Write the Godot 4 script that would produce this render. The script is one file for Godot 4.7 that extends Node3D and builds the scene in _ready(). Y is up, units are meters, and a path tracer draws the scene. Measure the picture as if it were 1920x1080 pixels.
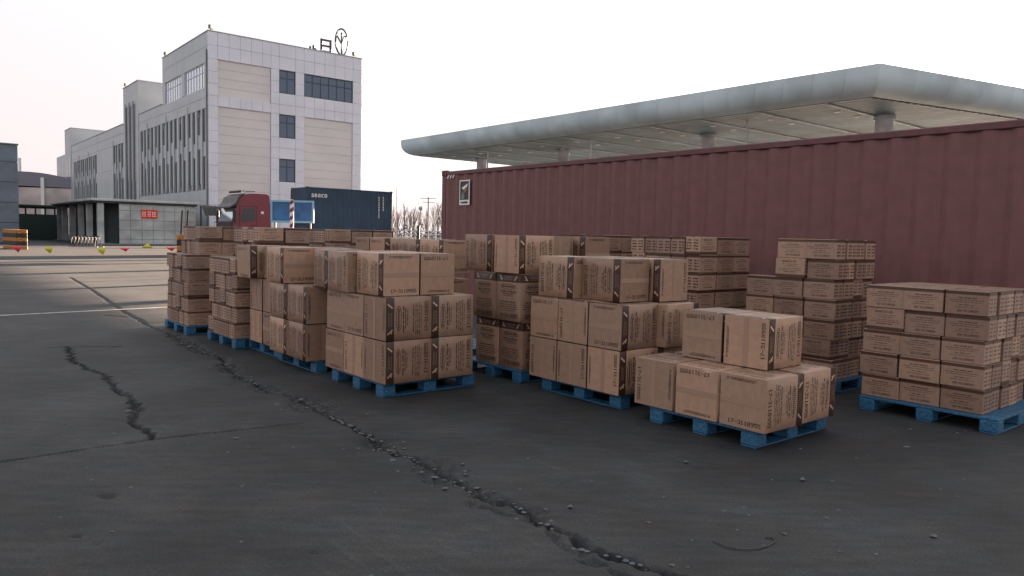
extends Node3D
# A container yard at low sun: pallets of cartons, a red container, an office block.
# The yard's own grid is turned: b runs away to the right, a runs away to the left.
const YAW := 0.689405
const EXPOSURE := 11.0   # the camera exposed for the shaded cartons, so the sky is nearly white
var rng := RandomNumberGenerator.new()
var used := {}
var M := {}
var shared := {}

# ---------------------------------------------------------------- naming, placing
func numbered(n: String) -> String:
	used[n] = used.get(n, -1) + 1
	return n if used[n] == 0 else "%s_%03d" % [n, used[n]]

func yp(b: float, a: float, y := 0.0) -> Vector3:
	return Vector3(cos(YAW) * b - sin(YAW) * a, y, -sin(YAW) * b - cos(YAW) * a)

func tag(o: Node, label: String, category: String, group := "", kind := "") -> void:
	if label != "": o.set_meta("label", label)
	if category != "": o.set_meta("category", category)
	if group != "": o.set_meta("group", group)
	if kind != "": o.set_meta("kind", kind)

func thing(called: String, label: String, category: String, at: Vector3, turn := YAW, group := "") -> Node3D:
	var o := Node3D.new()
	o.name = numbered(called)
	add_child(o)
	o.position = at
	o.rotation.y = turn
	tag(o, label, category, group)
	return o

func put(parent: Node, called: String, mesh: Mesh, m: Material, at := Transform3D.IDENTITY) -> MeshInstance3D:
	var o := MeshInstance3D.new()
	o.name = numbered(called) if parent == self else called
	o.mesh = mesh
	o.material_override = m
	o.transform = at
	o.cast_shadow = GeometryInstance3D.SHADOW_CASTING_SETTING_ON
	parent.add_child(o, true)
	return o

# ---------------------------------------------------------------- shapes
func mb() -> SurfaceTool:
	var st := SurfaceTool.new()
	st.begin(Mesh.PRIMITIVE_TRIANGLES)
	st.set_smooth_group(-1)
	return st

func done(st: SurfaceTool) -> ArrayMesh:
	st.generate_normals()
	return st.commit()

func tri(st: SurfaceTool, p: Array, out: Vector3, uv := []) -> void:
	var o := [0, 1, 2]
	if (p[1] - p[0]).cross(p[2] - p[0]).dot(out) > 0.0: o = [0, 2, 1]
	for i in o:
		if uv.size() > 0: st.set_uv(uv[i])
		st.add_vertex(p[i])

func quad(st: SurfaceTool, p: Array, out: Vector3, uv := []) -> void:
	tri(st, [p[0], p[1], p[2]], out, [uv[0], uv[1], uv[2]] if uv.size() > 0 else [])
	tri(st, [p[0], p[2], p[3]], out, [uv[0], uv[2], uv[3]] if uv.size() > 0 else [])

func cbox(st: SurfaceTool, c: Vector3, h: Vector3, k := 0.004, rects := [], turn := Basis.IDENTITY) -> void:
	# a box with chamfered edges; rects are atlas windows for the faces +x -x +y -y +z -z
	k = min(k, min(h.x, min(h.y, h.z)) * 0.5)
	var pts := {}
	var uvs := {}
	for sx in [-1, 1]:
		for sy in [-1, 1]:
			for sz in [-1, 1]:
				var key := Vector3i(sx, sy, sz)
				var p := [Vector3(sx * h.x, sy * (h.y - k), sz * (h.z - k)), Vector3(sx * (h.x - k), sy * h.y, sz * (h.z - k)), Vector3(sx * (h.x - k), sy * (h.y - k), sz * h.z)]
				if rects.size() == 6:
					var q := [Vector2(-sx * p[0].z / h.z, p[0].y / h.y), Vector2(p[1].x / h.x, -sy * p[1].z / h.z), Vector2(sz * p[2].x / h.x, p[2].y / h.y)]
					var rs := [rects[0 if sx > 0 else 1], rects[2 if sy > 0 else 3], rects[4 if sz > 0 else 5]]
					for i in 3: q[i] = rs[i].position + Vector2(q[i].x * 0.5 + 0.5, 0.5 - q[i].y * 0.5) * rs[i].size
					uvs[key] = q
				for i in 3: p[i] = c + turn * p[i]
				pts[key] = p
	var has := rects.size() == 6
	for ax in 3:
		for s in [-1, 1]:
			var ks := []
			for e in [[-1, -1], [1, -1], [1, 1], [-1, 1]]:
				var v := Vector3i.ZERO
				v[ax] = s; v[(ax + 1) % 3] = e[0]; v[(ax + 2) % 3] = e[1]
				ks.append(v)
			var n := Vector3.ZERO
			n[ax] = s
			quad(st, ks.map(func(q): return pts[q][ax]), turn * n, ks.map(func(q): return uvs[q][ax]) if has else [])
	for ax in 3:
		var i1 := (ax + 1) % 3
		var i2 := (ax + 2) % 3
		for s1 in [-1, 1]:
			for s2 in [-1, 1]:
				var ka := Vector3i.ZERO
				var kb := Vector3i.ZERO
				ka[ax] = -1; kb[ax] = 1
				for q in [0, 1]:
					pass
				ka[i1] = s1; kb[i1] = s1; ka[i2] = s2; kb[i2] = s2
				var n := Vector3.ZERO
				n[i1] = s1; n[i2] = s2
				var uv := [uvs[ka][i1], uvs[kb][i1], uvs[kb][i1], uvs[ka][i1]] if has else []
				quad(st, [pts[ka][i1], pts[kb][i1], pts[kb][i2], pts[ka][i2]], turn * n, uv)
	for key in pts:
		var uv := [uvs[key][0], uvs[key][0], uvs[key][0]] if has else []
		tri(st, pts[key], turn * Vector3(key), uv)

func box_mesh(size: Vector3, k := 0.004, rects := []) -> ArrayMesh:
	var id := "%s %s %s" % [size, k, rects.size()]
	if rects.size() == 0 and shared.has(id): return shared[id]
	var st := mb()
	cbox(st, Vector3.ZERO, size * 0.5, k, rects)
	var m := done(st)
	if rects.size() == 0: shared[id] = m
	return m

func slab(parent: Node, called: String, lo: Vector3, hi: Vector3, m: Material, k := 0.004) -> MeshInstance3D:
	return put(parent, called, box_mesh((hi - lo).snapped(Vector3.ONE * 0.0005), k), m, Transform3D(Basis.IDENTITY, (lo + hi) * 0.5))

func bar(st: SurfaceTool, p: Vector3, q: Vector3, r0: float, r1: float, n := 8) -> void:
	var d := (q - p).normalized()
	var u := d.cross(Vector3.UP if abs(d.y) < 0.9 else Vector3.RIGHT).normalized()
	var v := d.cross(u)
	for i in n:
		var t0 := TAU * i / n
		var t1 := TAU * (i + 1) / n
		var e0 := u * cos(t0) + v * sin(t0)
		var e1 := u * cos(t1) + v * sin(t1)
		quad(st, [p + e0 * r0, p + e1 * r0, q + e1 * r1, q + e0 * r1], e0 + e1)
		tri(st, [p, p + e0 * r0, p + e1 * r0], -d)
		tri(st, [q, q + e0 * r1, q + e1 * r1], d)

func bar_mesh(p: Vector3, q: Vector3, r0: float, r1: float, n := 8) -> ArrayMesh:
	var st := mb()
	bar(st, p, q, r0, r1, n)
	return done(st)

func extrude(st: SurfaceTool, poly: PackedVector2Array, z0: float, z1: float) -> void:
	# a prism of a polygon in x y between two z
	var mid := Vector2.ZERO
	for p in poly: mid += p / poly.size()
	var idx := Geometry2D.triangulate_polygon(poly)
	for i in range(0, idx.size(), 3):
		for z in [z0, z1]:
			tri(st, [Vector3(poly[idx[i]].x, poly[idx[i]].y, z), Vector3(poly[idx[i + 1]].x, poly[idx[i + 1]].y, z), Vector3(poly[idx[i + 2]].x, poly[idx[i + 2]].y, z)], Vector3(0, 0, signf(z - (z0 + z1) * 0.5)))
	var cw := Geometry2D.is_polygon_clockwise(poly)
	for i in poly.size():
		var p := poly[i]
		var q := poly[(i + 1) % poly.size()]
		var e := (q - p)
		var n := Vector3(-e.y, e.x, 0) if cw else Vector3(e.y, -e.x, 0)
		quad(st, [Vector3(p.x, p.y, z0), Vector3(q.x, q.y, z0), Vector3(q.x, q.y, z1), Vector3(p.x, p.y, z1)], n)

func letters(parent: Node, called: String, text: String, height: float, m: Material, at: Transform3D) -> MeshInstance3D:
	var t := TextMesh.new()
	var f := SystemFont.new()
	f.font_names = PackedStringArray(["Droid Sans"])
	f.font_weight = 700
	t.font = f
	t.text = text
	t.font_size = 32
	t.pixel_size = height / 24.0
	t.depth = 0.006
	return put(parent, called, t, m, at)

# ---------------------------------------------------------------- materials
func grain_tex(seed_: int, freq: float, lo: float, hi: float, size := 256, gain := 1.6) -> ImageTexture:
	var n := FastNoiseLite.new()
	n.seed = seed_
	n.frequency = freq
	n.fractal_octaves = 5
	var im := n.get_seamless_image(size, size)
	im.convert(Image.FORMAT_RGB8)
	var d := im.get_data()
	for i in d.size():
		d[i] = int(clampf(lerpf(lo, hi, clampf((d[i] / 255.0 - 0.5) * gain + 0.5, 0.0, 1.0)), 0.0, 1.0) * 255.0)
	return ImageTexture.create_from_image(Image.create_from_data(size, size, false, Image.FORMAT_RGB8, d))

func mat(name_: String, c: Color, rough := 0.7, tex := "", scale_ := 1.0, metal := 0.0) -> StandardMaterial3D:
	var m := StandardMaterial3D.new()
	m.albedo_color = c
	m.roughness = rough
	m.metallic = metal
	if tex != "":
		m.albedo_texture = M[tex]
		m.uv1_triplanar = true
		m.uv1_world_triplanar = true
		m.uv1_scale = Vector3.ONE * scale_
	M[name_] = m
	return m

const GLYPH := {
	"0": [14, 17, 17, 17, 17, 17, 14], "1": [4, 12, 4, 4, 4, 4, 14], "2": [14, 17, 1, 6, 8, 16, 31], "3": [30, 1, 1, 14, 1, 1, 30],
	"4": [2, 6, 10, 18, 31, 2, 2], "5": [31, 16, 30, 1, 1, 17, 14], "7": [31, 1, 2, 4, 4, 8, 8], "8": [14, 17, 17, 14, 17, 17, 14],
	"9": [14, 17, 17, 15, 1, 1, 14], "-": [0, 0, 0, 31, 0, 0, 0], "P": [30, 17, 17, 30, 16, 16, 16], "/": [1, 1, 2, 4, 8, 16, 16], "O": [14, 17, 17, 17, 17, 17, 14]}

func write(im: Image, text: String, x: int, y: int, px: int, c: Color) -> void:
	for ch in text:
		var g: Array = GLYPH[ch]
		for r in 7:
			for k in 5:
				if int(g[r]) & (16 >> k): im.fill_rect(Rect2i(x + k * px, y + r * px, px + 3, px + 1), c)
		x += 6 * px + 1

func words(im: Image, x0: int, x1: int, y: int, h: int, c: Color) -> void:
	# a line of print too small to read: words of uneven length
	var x := x0
	while x < x1:
		var w: int = min(rng.randi_range(h * 2, h * 6), x1 - x)
		var k := x
		while k < x + w:
			im.fill_rect(Rect2i(k, y + rng.randi_range(0, h / 3), max(1, h / 2), h - rng.randi_range(0, h / 3)), c)
			k += max(2, h / 2 + 1)
		x += w + h

func board(w: int, h: int, base: Color, seed_: int) -> Image:
	# kraft board: fibres, faint flutes and scuffs
	var n := FastNoiseLite.new()
	n.seed = seed_
	n.frequency = 0.012
	n.fractal_octaves = 4
	var im := Image.create(w, h, false, Image.FORMAT_RGB8)
	for y in h:
		for x in w:
			var v := 1.0 + n.get_noise_2d(x, y * 0.6) * 0.07 + rng.randf_range(-0.035, 0.035)
			im.set_pixel(x, y, Color(base.r * v, base.g * v, base.b * (v - 0.01)))
	# scuffs and a few dirt smears from handling
	for k in 46:
		var p := Vector2(rng.randf() * w, rng.randf() * h)
		var d := Vector2.from_angle(rng.randf_range(-0.5, 0.5) + (PI / 2 if rng.randf() < 0.3 else 0.0))
		var f := 1.09 if rng.randf() < 0.5 else 0.86
		for i in rng.randi_range(10, 70):
			p += d + Vector2(rng.randf_range(-0.4, 0.4), rng.randf_range(-0.4, 0.4))
			var q := Vector2i(p)
			if q.x < 1 or q.y < 1 or q.x >= w - 1 or q.y >= h - 1: break
			for o in [Vector2i.ZERO, Vector2i(0, 1)]:
				var cc := im.get_pixelv(q + o)
				im.set_pixelv(q + o, Color(cc.r * f, cc.g * f, cc.b * f))
	return im

func big_print(base: Color, seed_: int) -> ImageTexture:
	rng.seed = seed_
	var im := board(1024, 512, base, seed_)
	var ink := Color(0.085, 0.05, 0.04)
	var brown := Color(0.23, 0.13, 0.095)
	# one side of the carton, 512 x 512: band with marks, oval mark, notes, number
	im.fill_rect(Rect2i(0, 0, 512, 94), brown)
	var pale := Color(0.72, 0.6, 0.5)
	for s in [0, 1]:
		var x0 := 78 if s == 0 else 380
		for k in 7:
			im.fill_rect(Rect2i(x0 + (k * 7 if s == 0 else (44 - k * 7)), 22 + k * 7, 16, 13), pale)
		im.fill_rect(Rect2i(x0 + 6, 58, 26, 12), pale)
	var half := brown.lerp(pale, 0.45)
	im.fill_rect(Rect2i(170, 30, 170, 6), half)
	im.fill_rect(Rect2i(170, 64, 170, 6), half)
	for k in 4: im.fill_rect(Rect2i(185 + k * 38, 44, 26, 10), half)
	for k in 360:
		var t := TAU * k / 360.0
		im.fill_rect(Rect2i(int(256 + 150 * cos(t)), int(142 + 27 * sin(t)), 5, 5), ink)
	for k in 13: im.fill_rect(Rect2i(134 + k * 19, 130 + (k % 3) * 2, 12, 22), ink)
	words(im, 96, 420, 186, 16, ink)
	words(im, 140, 380, 212, 13, ink)
	words(im, 180, 350, 234, 10, ink)
	words(im, 90, 420, 300, 14, ink)
	words(im, 70, 440, 328, 11, ink)
	words(im, 70, 440, 350, 11, ink)
	words(im, 60, 450, 372, 11, ink)
	words(im, 120, 400, 394, 9, ink)
	write(im, "17-3118955", 92, 434, 6, ink)
	# the flap face, 512 x 512: order number above, part number below
	write(im, "P/O4500032227", 590, 28, 4, ink)
	write(im, "17-3118955", 612, 432, 6, ink)
	return ImageTexture.create_from_image(im)

func small_print(base: Color, seed_: int) -> ImageTexture:
	rng.seed = seed_
	var im := board(1024, 512, base, seed_)
	var ink := Color(0.11, 0.065, 0.05)
	var brown := Color(0.29, 0.18, 0.14)
	# long side 512 x 320 at the left, end panel 320 x 320 at its right, lid below
	im.fill_rect(Rect2i(0, 0, 832, 52), brown)
	words(im, 150, 370, 86, 14, ink)
	words(im, 60, 450, 118, 10, ink)
	words(im, 80, 430, 146, 9, ink)
	words(im, 170, 340, 182, 11, ink)
	words(im, 120, 400, 214, 9, ink)
	write(im, "03-3118820", 150, 252, 4, ink)
	var rim := Color(base.r * 1.14, base.g * 1.14, base.b * 1.14)
	for e in [[522, 66], [680, 66]]:
		im.fill_rect(Rect2i(e[0], e[1], 146, 8), rim)
		im.fill_rect(Rect2i(e[0], e[1] + 236, 146, 8), rim)
		im.fill_rect(Rect2i(e[0], e[1], 8, 240), rim)
		im.fill_rect(Rect2i(e[0] + 138, e[1], 8, 240), rim)
	for r in 4:
		words(im, 546, 652, 90 + r * 52, 24, ink)
		words(im, 704, 810, 90 + r * 52, 24, ink)
	im.fill_rect(Rect2i(0, 402, 512, 34), brown.lerp(base, 0.35))
	return ImageTexture.create_from_image(im)

func make_materials() -> void:
	M.fine = grain_tex(3, 0.03, 0.78, 1.0)
	M.soft = grain_tex(5, 0.008, 0.8, 1.0)
	M.faint = grain_tex(17, 0.01, 0.94, 1.0)
	M.chipped = grain_tex(19, 0.03, 0.68, 1.0, 256, 2.2)
	M.rusty = grain_tex(14, 0.03, 0.89, 1.0, 512, 1.6)
	M.worn = grain_tex(9, 0.02, 0.5, 1.0, 256, 2.2)
	for i in 4:
		var t: float = [1.0, 0.88, 1.07, 0.94][i]
		var bm := StandardMaterial3D.new()
		var base := Color(0.595, 0.475, 0.402)
		if i % 2 == 0: M.bigtex = big_print(base, 11 + i)
		if i % 2 == 0: M.smalltex = small_print(Color(0.575, 0.463, 0.4), 21 + i)
		bm.albedo_texture = M.bigtex
		bm.albedo_color = Color(t, t * [1.0, 0.985, 1.0, 1.01][i], t * [1.0, 0.98, 0.99, 1.02][i])
		bm.roughness = 0.5
		M["big%d" % i] = bm
		var sm: StandardMaterial3D = bm.duplicate()
		sm.albedo_texture = M.smalltex
		M["small%d" % i] = sm
	mat("tape", Color(0.585, 0.468, 0.395), 0.48)
	mat("smalltape", Color(0.36, 0.24, 0.19), 0.35, "fine", 3.0)
	mat("pallet", Color(0.16, 0.40, 0.55), 0.6, "chipped", 5.0)
	mat("red", Color(0.435, 0.265, 0.26), 0.5, "rusty", 0.3)
	mat("red_rail", Color(0.40, 0.225, 0.23), 0.5, "fine", 0.8)
	mat("blue", Color(0.14, 0.26, 0.36), 0.5, "soft", 0.4)
	mat("bluesign", Color(0.20, 0.41, 0.62), 0.45, "soft", 0.5)
	mat("blueframe", Color(0.48, 0.66, 0.74), 0.5)
	mat("white", Color(0.86, 0.85, 0.84), 0.6)
	mat("dark", Color(0.12, 0.12, 0.13), 0.6)
	mat("steel", Color(0.45, 0.46, 0.47), 0.45, "soft", 1.0, 0.4)
	mat("clad", Color(0.83, 0.83, 0.87), 0.5, "faint", 0.12)
	mat("clad_grey", Color(0.67, 0.69, 0.705), 0.5, "faint", 0.12)
	mat("siding", Color(0.815, 0.79, 0.79), 0.55, "faint", 0.1)
	mat("core", Color(0.42, 0.43, 0.44), 0.8)
	mat("frame", Color(0.20, 0.23, 0.25), 0.4)
	mat("slot_glass", Color(0.17, 0.20, 0.23), 0.1)
	mat("paleframe", Color(0.75, 0.77, 0.8), 0.4)
	mat("glass", Color(0.30, 0.37, 0.45), 0.08)
	mat("coated_glass", Color(0.75, 0.78, 0.82), 0.05, "", 1.0, 0.7)
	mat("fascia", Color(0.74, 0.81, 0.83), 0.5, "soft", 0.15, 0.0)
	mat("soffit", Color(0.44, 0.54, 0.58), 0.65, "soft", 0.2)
	mat("column", Color(0.86, 0.88, 0.90), 0.6, "soft", 0.4)
	mat("guard", Color(0.70, 0.72, 0.72), 0.55, "soft", 0.3)
	mat("guard_dark", Color(0.22, 0.25, 0.25), 0.7)
	mat("shed", Color(0.16, 0.22, 0.21), 0.7)
	mat("slate", Color(0.40, 0.45, 0.50), 0.5, "soft", 0.3)
	mat("far_wall", Color(0.82, 0.76, 0.75), 0.7, "soft", 0.1)
	mat("far_roof", Color(0.46, 0.45, 0.50), 0.6)
	mat("truck", Color(0.46, 0.19, 0.23), 0.35)
	mat("truck_dark", Color(0.11, 0.10, 0.10), 0.45)
	mat("yellow", Color(0.80, 0.52, 0.20), 0.6, "worn", 2.0)
	mat("flag_pink", Color(0.80, 0.16, 0.26), 0.6)
	mat("flag_yellow", Color(0.72, 0.70, 0.10), 0.6)
	mat("stripe_red", Color(0.45, 0.10, 0.20), 0.5)
	mat("sign_red", Color(0.80, 0.20, 0.12), 0.5)
	mat("bark", Color(0.40, 0.38, 0.38), 0.9)
	mat("bush", Color(0.20, 0.22, 0.19), 0.9)
	mat("stone", Color(0.38, 0.38, 0.40), 0.9, "fine", 4.0)
	mat("wire", Color(0.10, 0.09, 0.09), 0.5)
	mat("paint", Color(0.62, 0.61, 0.60), 0.7, "fine", 0.6)
	mat("sealant", Color(0.16, 0.16, 0.17), 0.7, "worn", 1.0)
	for n in ["flag_pink", "flag_yellow"]:
		M[n].backlight_enabled = true
		M[n].backlight = Color(0.16, 0.16, 0.16)

# ---------------------------------------------------------------- cartons
const BW := 0.39
const BH := 0.49
const ORD := ["first", "second", "third", "fourth", "fifth", "sixth", "seventh"]
var big := {}

func big_parts() -> void:
	var side := Rect2(0.004, 0.006, 0.492, 0.988)
	var plain := Rect2(0.52, 0.3, 0.4, 0.35)
	for v in 3: big["body%d" % v] = soft_box(Vector3(BW, BH - 0.006, BW) * 0.5, [side, side, plain, plain, side, side], v + 1)
	# two outer flaps meet at a seam; each is a thin plate carrying its half of the print
	for s in [-1, 1]:
		var st := mb()
		var r := Rect2(0.504, 0.004 if s < 0 else 0.504, 0.492, 0.494)
		cbox(st, Vector3(0, 0, s * (BW * 0.25 + 0.0008)), Vector3(BW * 0.5 - 0.003, 0.0022, BW * 0.25 - 0.0022), 0.0012, [plain, plain, r, plain, plain, plain])
		big["flap%d" % s] = done(st)
	big.tape = box_mesh(Vector3(BW - 0.012, 0.0012, 0.042), 0.0004)
	var lon := Rect2(0.003, 0.004, 0.494, 0.62)
	var endp := Rect2(0.503, 0.004, 0.306, 0.62)
	var lid := Rect2(0.003, 0.64, 0.494, 0.35)
	big.small = box_mesh(Vector3(0.325, 0.198, 0.19), 0.004, [endp, endp, lid, lid, lon, lon])
	big.smalltape = box_mesh(Vector3(0.324, 0.0012, 0.045), 0.0004)

func soft_box(h: Vector3, rects: Array, seed_: int) -> ArrayMesh:
	# a filled carton: each wall bellies or sinks a little, edges are rounded
	var n := FastNoiseLite.new()
	n.seed = seed_
	n.frequency = 5.0
	var g := [-1.0, -0.975, -0.5, 0.0, 0.5, 0.975, 1.0]
	var st := mb()
	var fs := [Vector3.RIGHT, Vector3.LEFT, Vector3.UP, Vector3.DOWN, Vector3.BACK, Vector3.FORWARD]
	for f in 6:
		st.set_smooth_group(f)
		var nn: Vector3 = fs[f]
		var up := Vector3.UP if f < 2 or f > 3 else (Vector3.FORWARD if f == 2 else Vector3.BACK)
		var rt := up.cross(nn)
		var belly: float = 0.004 * sin(seed_ * 2.1 + f * 1.7) if f < 2 or f > 3 else -0.002
		var at := func(i: int, k: int) -> Vector3:
			var x: float = g[i]
			var y: float = g[k]
			var edge: float = 0.005 if absf(x) == 1.0 or absf(y) == 1.0 else 0.0
			var p: Vector3 = nn * (nn * h).length() + rt * (rt * h).length() * x + up * (up * h).length() * y
			if edge == 0.0: p += nn * (belly * (1 - x * x) * (1 - y * y) + n.get_noise_3dv(p) * 0.003)
			return p - Vector3(signf(p.x), signf(p.y), signf(p.z)) * edge * (Vector3.ONE if edge > 0.0 else Vector3.ZERO) * 0.6
		var uv := func(i: int, k: int) -> Vector2:
			return rects[f].position + Vector2(g[i] * 0.5 + 0.5, 0.5 - g[k] * 0.5) * rects[f].size
		for i in 6:
			for k in 6:
				quad(st, [at.call(i, k), at.call(i + 1, k), at.call(i + 1, k + 1), at.call(i, k + 1)], nn, [uv.call(i, k), uv.call(i + 1, k), uv.call(i + 1, k + 1), uv.call(i, k + 1)])
	return done(st)

func pose_basis(p: String) -> Basis:
	match p:
		"L": return Basis(Vector3(0, 0, 1), Vector3(-1, 0, 0), Vector3(0, -1, 0))
		"R": return Basis(Vector3(0, 0, 1), Vector3(1, 0, 0), Vector3(0, 1, 0))
		"F": return Basis(Vector3(1, 0, 0), Vector3(0, 0, 1), Vector3(0, -1, 0))
		"K": return Basis(Vector3(1, 0, 0), Vector3(0, 0, -1), Vector3(0, 1, 0))
	return Basis.IDENTITY

func carton(s: Dictionary, a0: float, b0: float, y0: float, pose: String, spin: int, label: String) -> void:
	var o := MeshInstance3D.new()
	o.name = numbered("large_carton")
	o.mesh = big["body%d" % rng.randi_range(0, 2)]
	var m: Material = M["big%d" % rng.randi_range(0, 3)]
	o.material_override = m
	var bs := pose_basis(pose) * Basis(Vector3.UP, deg_to_rad(spin))
	var h := Vector3(BW, BH, BW) * 0.5
	var e := Vector3(abs(bs.x.x) * h.x + abs(bs.y.x) * h.y + abs(bs.z.x) * h.z, abs(bs.x.y) * h.x + abs(bs.y.y) * h.y + abs(bs.z.y) * h.z, abs(bs.x.z) * h.x + abs(bs.y.z) * h.y + abs(bs.z.z) * h.z)
	var c := Vector3(b0 + e.x, 0, -(a0 + e.z))
	var at: Vector3 = yp(s.b, s.a) + Basis(Vector3.UP, YAW) * c
	at.y = y0 + e.y + 0.002
	o.transform = Transform3D(Basis(Vector3.UP, YAW + rng.randfn(0.0, 0.014)) * bs, at)
	add_child(o)
	tag(o, label, "carton", "large brown cartons")
	for end in [-1, 1]:
		var turn := Basis.IDENTITY if end > 0 else Basis(Vector3.RIGHT, PI)
		for k in [-1, 1]:
			var tilt := Basis(Vector3.RIGHT, rng.randf_range(0.0, 0.02) * k)
			put(o, "flap", big["flap%d" % k], m, Transform3D(turn * tilt, turn * Vector3(0, BH * 0.5 - 0.0012, 0)))
		put(o, "tape", big.tape, M.tape, Transform3D(turn, turn * Vector3(0, BH * 0.5 + 0.0024, 0)))

func small(s: Dictionary, a0: float, b0: float, y0: float, along_a: bool, flip: bool, label: String) -> void:
	var o := MeshInstance3D.new()
	o.name = numbered("small_carton")
	o.mesh = big.small
	o.material_override = M["small%d" % rng.randi_range(0, 3)]
	var half := Vector3(0.095, 0, 0.1625) if along_a else Vector3(0.1625, 0, 0.095)
	var at: Vector3 = yp(s.b, s.a) + Basis(Vector3.UP, YAW) * Vector3(b0 + half.x, 0, -(a0 + half.z))
	at.y = y0 + 0.1
	var bs := Basis(Vector3.UP, YAW + (PI / 2 if along_a else 0.0) + rng.randf_range(-0.02, 0.02))
	if flip: bs = bs * Basis(Vector3.RIGHT, PI)
	o.transform = Transform3D(bs, at)
	add_child(o)
	tag(o, label, "carton", "small brown cartons")
	put(o, "tape", big.smalltape, M.smalltape, Transform3D(Basis.IDENTITY, Vector3(0, 0.0994 if not flip else -0.0994, 0)))

const PT := 0.13
func pallet(b: float, a: float, label: String, runners := "a", la := 1.04, lb := 1.04) -> void:
	var t := thing("pallet", label, "pallet", yp(b, a), YAW, "blue pallets")
	for i in 3:
		for k in 3:
			var x := 0.07 + i * (lb - 0.14) * 0.5
			var z := -(0.07 + k * (la - 0.14) * 0.5)
			slab(t, "block", Vector3(x - 0.068, 0.012, z - 0.068), Vector3(x + 0.068, 0.106, z + 0.068), M.pallet, 0.008)
	for k in 7:
		var w := lb / 7.0
		slab(t, "deck_board", Vector3(k * w + 0.005, 0.106, -la), Vector3((k + 1) * w - 0.005, 0.128, 0), M.pallet, 0.003)
	for k in 3:
		if runners == "a":
			var x := 0.07 + k * (lb - 0.14) * 0.5
			slab(t, "runner", Vector3(x - 0.06, 0.002, -la), Vector3(x + 0.06, 0.0118, 0), M.pallet, 0.002)
		else:
			var z := -(0.07 + k * (la - 0.14) * 0.5)
			slab(t, "runner", Vector3(0, 0.002, z - 0.06), Vector3(lb, 0.0118, z + 0.06), M.pallet, 0.002)

func small_stack(s: Dictionary, tiers: int, along_a: bool, na: int, nb: int, from := 0, skip := {}, start := 0) -> void:
	var da := 0.335 if along_a else 0.202
	var db := 0.202 if along_a else 0.335
	for t in range(start, tiers):
		var ja := rng.randf_range(-0.02, 0.02)
		var jb := rng.randf_range(-0.02, 0.02)
		for i in na:
			for k in nb:
				if skip.has(t) and i >= int(skip[t]): continue
				if not (i == 0 or k == 0 or t == tiers - 1): continue
				if t < from:
					hidden.append([yp(s.b, s.a), Vector3(db * (k + 0.5), PT + 0.201 * t + 0.1, -da * (i + 0.5)), along_a])
					continue
				var tier: String = "top" if t == tiers - 1 else (["bottom", "second", "third", "fourth", "fifth", "sixth"][t])
				var where: String = "at corner" if i + k == 0 else ("%s along left face" % ORD[i] if k == 0 else ("%s along right face" % ORD[k] if i == 0 else "%s along %s deep" % [ORD[i], ORD[k]]))
				small(s, i * da + ja + rng.randf_range(-0.01, 0.01), k * db + jb + rng.randf_range(-0.02, 0.012), PT + 0.201 * t, along_a, rng.randf() < 0.14,
					"small carton %s, %s tier, %s" % [where, tier, s.d])

var hidden := []

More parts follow.
